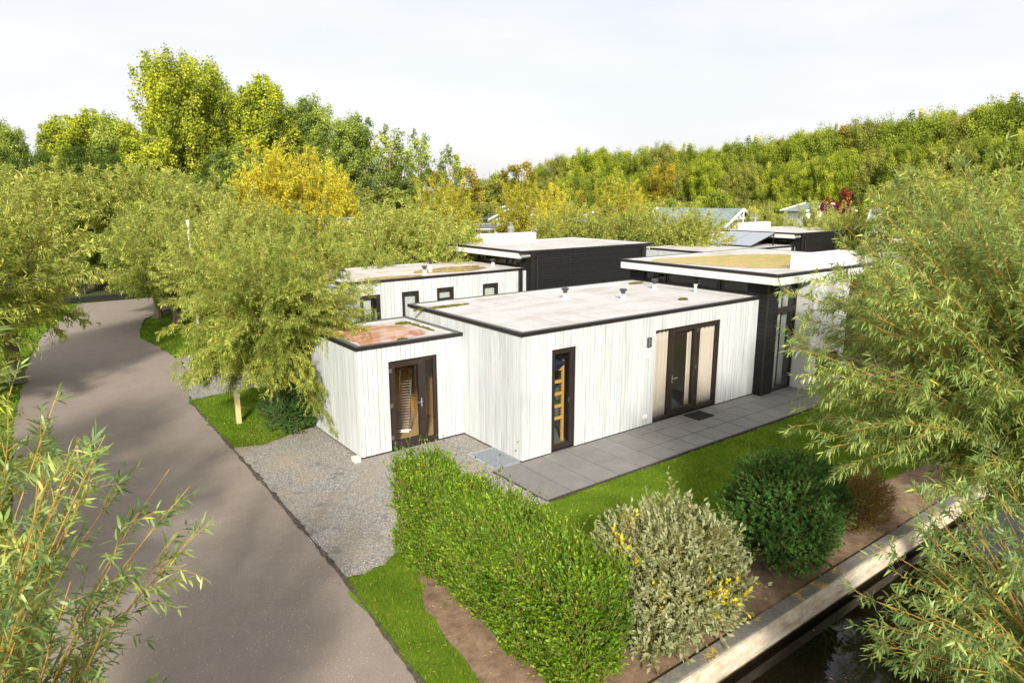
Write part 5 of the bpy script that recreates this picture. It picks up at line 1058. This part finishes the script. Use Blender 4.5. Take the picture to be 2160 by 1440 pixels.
# yellow willows
for key, u, v, D, w, lab in [('wilY1', 550, 290, 42, .8, 'tallest golden yellow willow, in front of the poplars'), ('wilY1', 655, 308, 44, .8, 'golden willow with thin orange top right of the tallest one'), ('wilY1', 700, 345, 46, .8, 'lower orange yellow willow, third of the golden group'),
    ('wilY2', 930, 368, 48, 1.0, 'amber green willow left of the grey cabin roofs'), ('wilY2', 1095, 374, 46, .9, 'golden willow just right of the grey cabin roofs'), ('wilY1', 1165, 385, 50, .8, 'yellow willow in front of the white gabled cabin'),
    ('wilY2', 1300, 372, 48, 1.0, 'golden willow in front of the wood, right of the white cabin'), ('wilY1', 1345, 395, 52, .7, 'yellow willow tucked behind the golden one near the wood')]:
    far('yellow_willow', key, u, v, D, w, lab, 'willows turning yellow')
# olive willows behind the houses
for i, (u, v, D, w, k) in enumerate([(640, 420, 34, 1.1, 'wilO3'), (765, 492, 30, .9, 'wilO3'), (800, 430, 33, 1.1, 'wilO1'), (870, 415, 34, 1.1, 'wilO2'), (930, 450, 32, 1.0, 'wilO1'), (1190, 425, 42, 1.0, 'wilO2'), (1250, 440, 42, .9, 'wilO1'), (1320, 425, 42, 1.0, 'wilO3'), (1400, 425, 43, 1.0, 'wilO2'), (1470, 432, 43, 1.0, 'wilO1'), (1570, 440, 52, 1.0, 'wilO2'), (1620, 430, 56, 1.0, 'wilO1'), (1730, 425, 52, 1.0, 'wilO2'), (1790, 430, 48, 1.0, 'wilO1')]):
    far('willow_tree', k, u, v, D, w, 'olive willow behind the flat roofs, %s counting from the left' % ORD[i], 'olive willows behind the flat roofs')
far('willow_tree', 'wilO1', 1990, 330, 45, 1.0, 'pale olive willow standing high beyond the silvery one at the right', None)
# mid-distance trees between poplars and wood
for key, u, v, D, w, lab in [('mid1', 780, 360, 58, 1.1, 'olive green rounded tree at the foot of the thin sparse trees'), ('mid0', 850, 345, 62, 1.1, 'amber rounded tree under the thin leaning tree'), ('mid0', 960, 352, 66, 1.2, 'orange amber tree above the grey cabin roofs'), ('mid2', 905, 400, 56, 1.0, 'green rounded tree low in front of the amber ones'), ('mid1', 760, 400, 50, 1.0, 'brownish olive tree low at the left of the amber ones'),
    ('mid1', 1030, 350, 90, .9, 'small pale tree on the skyline, left one of three'), ('mid2', 1062, 352, 92, .9, 'small dark green tree on the skyline, middle one of three'), ('mid0', 1092, 340, 90, .9, 'small yellow tree on the skyline, right one of three'), ('mid1', 1010, 400, 62, 1., 'olive bushy tree right above the dark grey cabin'), ('mid3', 1770, 396, 62, .55, 'dark red maple in front of the wood'), ('mid0', 1225, 400, 70, .6, 'rust red small tree below the wood')]:
    far('broadleaf_tree', key, u, v, D, w, lab, None)
far('green_shrub', 'mid2', 1010, 470, 42, 1.3, 'light green bushes behind the second house chimney', None, cat='shrub')
far('green_shrub', 'mid2', 1500, 480, 46, 1.0, 'low green bush left of the third house', None, cat='shrub')
# the wood on the right
sky = [(1120, 372, 140), (1145, 338, 138), (1185, 318, 134), (1225, 308, 132), (1270, 303, 130), (1315, 310, 132), (1360, 306, 130), (1405, 292, 128), (1450, 300, 126), (1500, 302, 126), (1545, 292, 124), (1595, 284, 120), (1645, 280, 122), (1690, 268, 118), (1740, 262, 116), (1790, 252, 118), (1840, 240, 116), (1890, 244, 114), (1945, 232, 112), (1995, 226, 112), (2050, 226, 110), (2100, 208, 108), (2150, 200, 106), (2200, 205, 104)]
keys = ['wood5', 'wood0', 'wood2', 'wood0', 'wood1', 'wood4', 'wood0', 'wood2', 'wood0', 'wood1', 'wood4', 'wood0', 'wood2', 'wood1', 'wood4', 'wood3', 'wood2', 'wood4', 'wood0', 'wood4', 'wood2', 'wood4', 'wood0', 'wood4']
for i, ((u, v, D), k) in enumerate(zip(sky, keys)):
    far('wood_tree', k, u, v+9, D, .95, 'tree on the top line of the wood, %s from its left end' % ORD[i], 'back row of the wood')
for i, u in enumerate(range(1110, 2230, 62)):
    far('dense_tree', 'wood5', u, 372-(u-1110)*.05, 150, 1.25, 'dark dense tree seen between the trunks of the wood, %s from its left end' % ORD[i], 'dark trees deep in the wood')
row2 = [(1150, 365, 118, 'wood2'), (1205, 352, 116, 'wood0'), (1260, 345, 114, 'wood4'), (1310, 352, 112, 'wood0'), (1355, 348, 108, 'wood1'), (1405, 330, 106, 'wood3'), (1445, 345, 104, 'wood2'), (1490, 318, 102, 'wood1'), (1545, 345, 100, 'wood2'), (1580, 325, 100, 'wood2'), (1625, 335, 98, 'wood0'), (1680, 325, 96, 'wood1'), (1725, 318, 96, 'wood4'), (1790, 300, 94, 'wood1'), (1850, 300, 94, 'wood2'), (1910, 290, 92, 'wood4'), (1970, 285, 92, 'wood1'), (2030, 280, 90, 'wood2'), (2090, 275, 90, 'wood4'), (2150, 270, 88, 'wood0')]
for i, (u, v, D, k) in enumerate(row2):
    far('wood_tree', k, u, v+14, D, .9, 'tree in the front row of the wood, %s from its left end' % ORD[i], 'front row of the wood')
for i, (u, v, D, k) in enumerate([(1130, 400, 108, 'mid2'), (1180, 395, 104, 'mid1'), (1240, 400, 100, 'mid2'), (1290, 392, 98, 'mid2'), (1350, 398, 94, 'mid1'), (1400, 395, 90, 'mid2'), (1450, 392, 88, 'mid1'), (1505, 375, 86, 'mid2'), (1560, 395, 84, 'mid1'), (1610, 385, 82, 'mid1'), (1665, 392, 80, 'mid2'), (1720, 385, 80, 'mid1'), (1850, 380, 78, 'mid2'), (1920, 370, 78, 'mid1'), (1990, 365, 76, 'mid2'), (2060, 360, 76, 'mid1'), (2130, 355, 76, 'mid2')]):
    far('bushy_tree', k, u, v+16, D, .95, 'bushy low tree at the foot of the wood, %s from the left' % ORD[i], 'bushes along the foot of the wood')
# templates never planted
for k, (tr, cr, H0, used) in TEMPL.items():
    if not used: bpy.data.objects.remove(tr); bpy.data.objects.remove(cr)
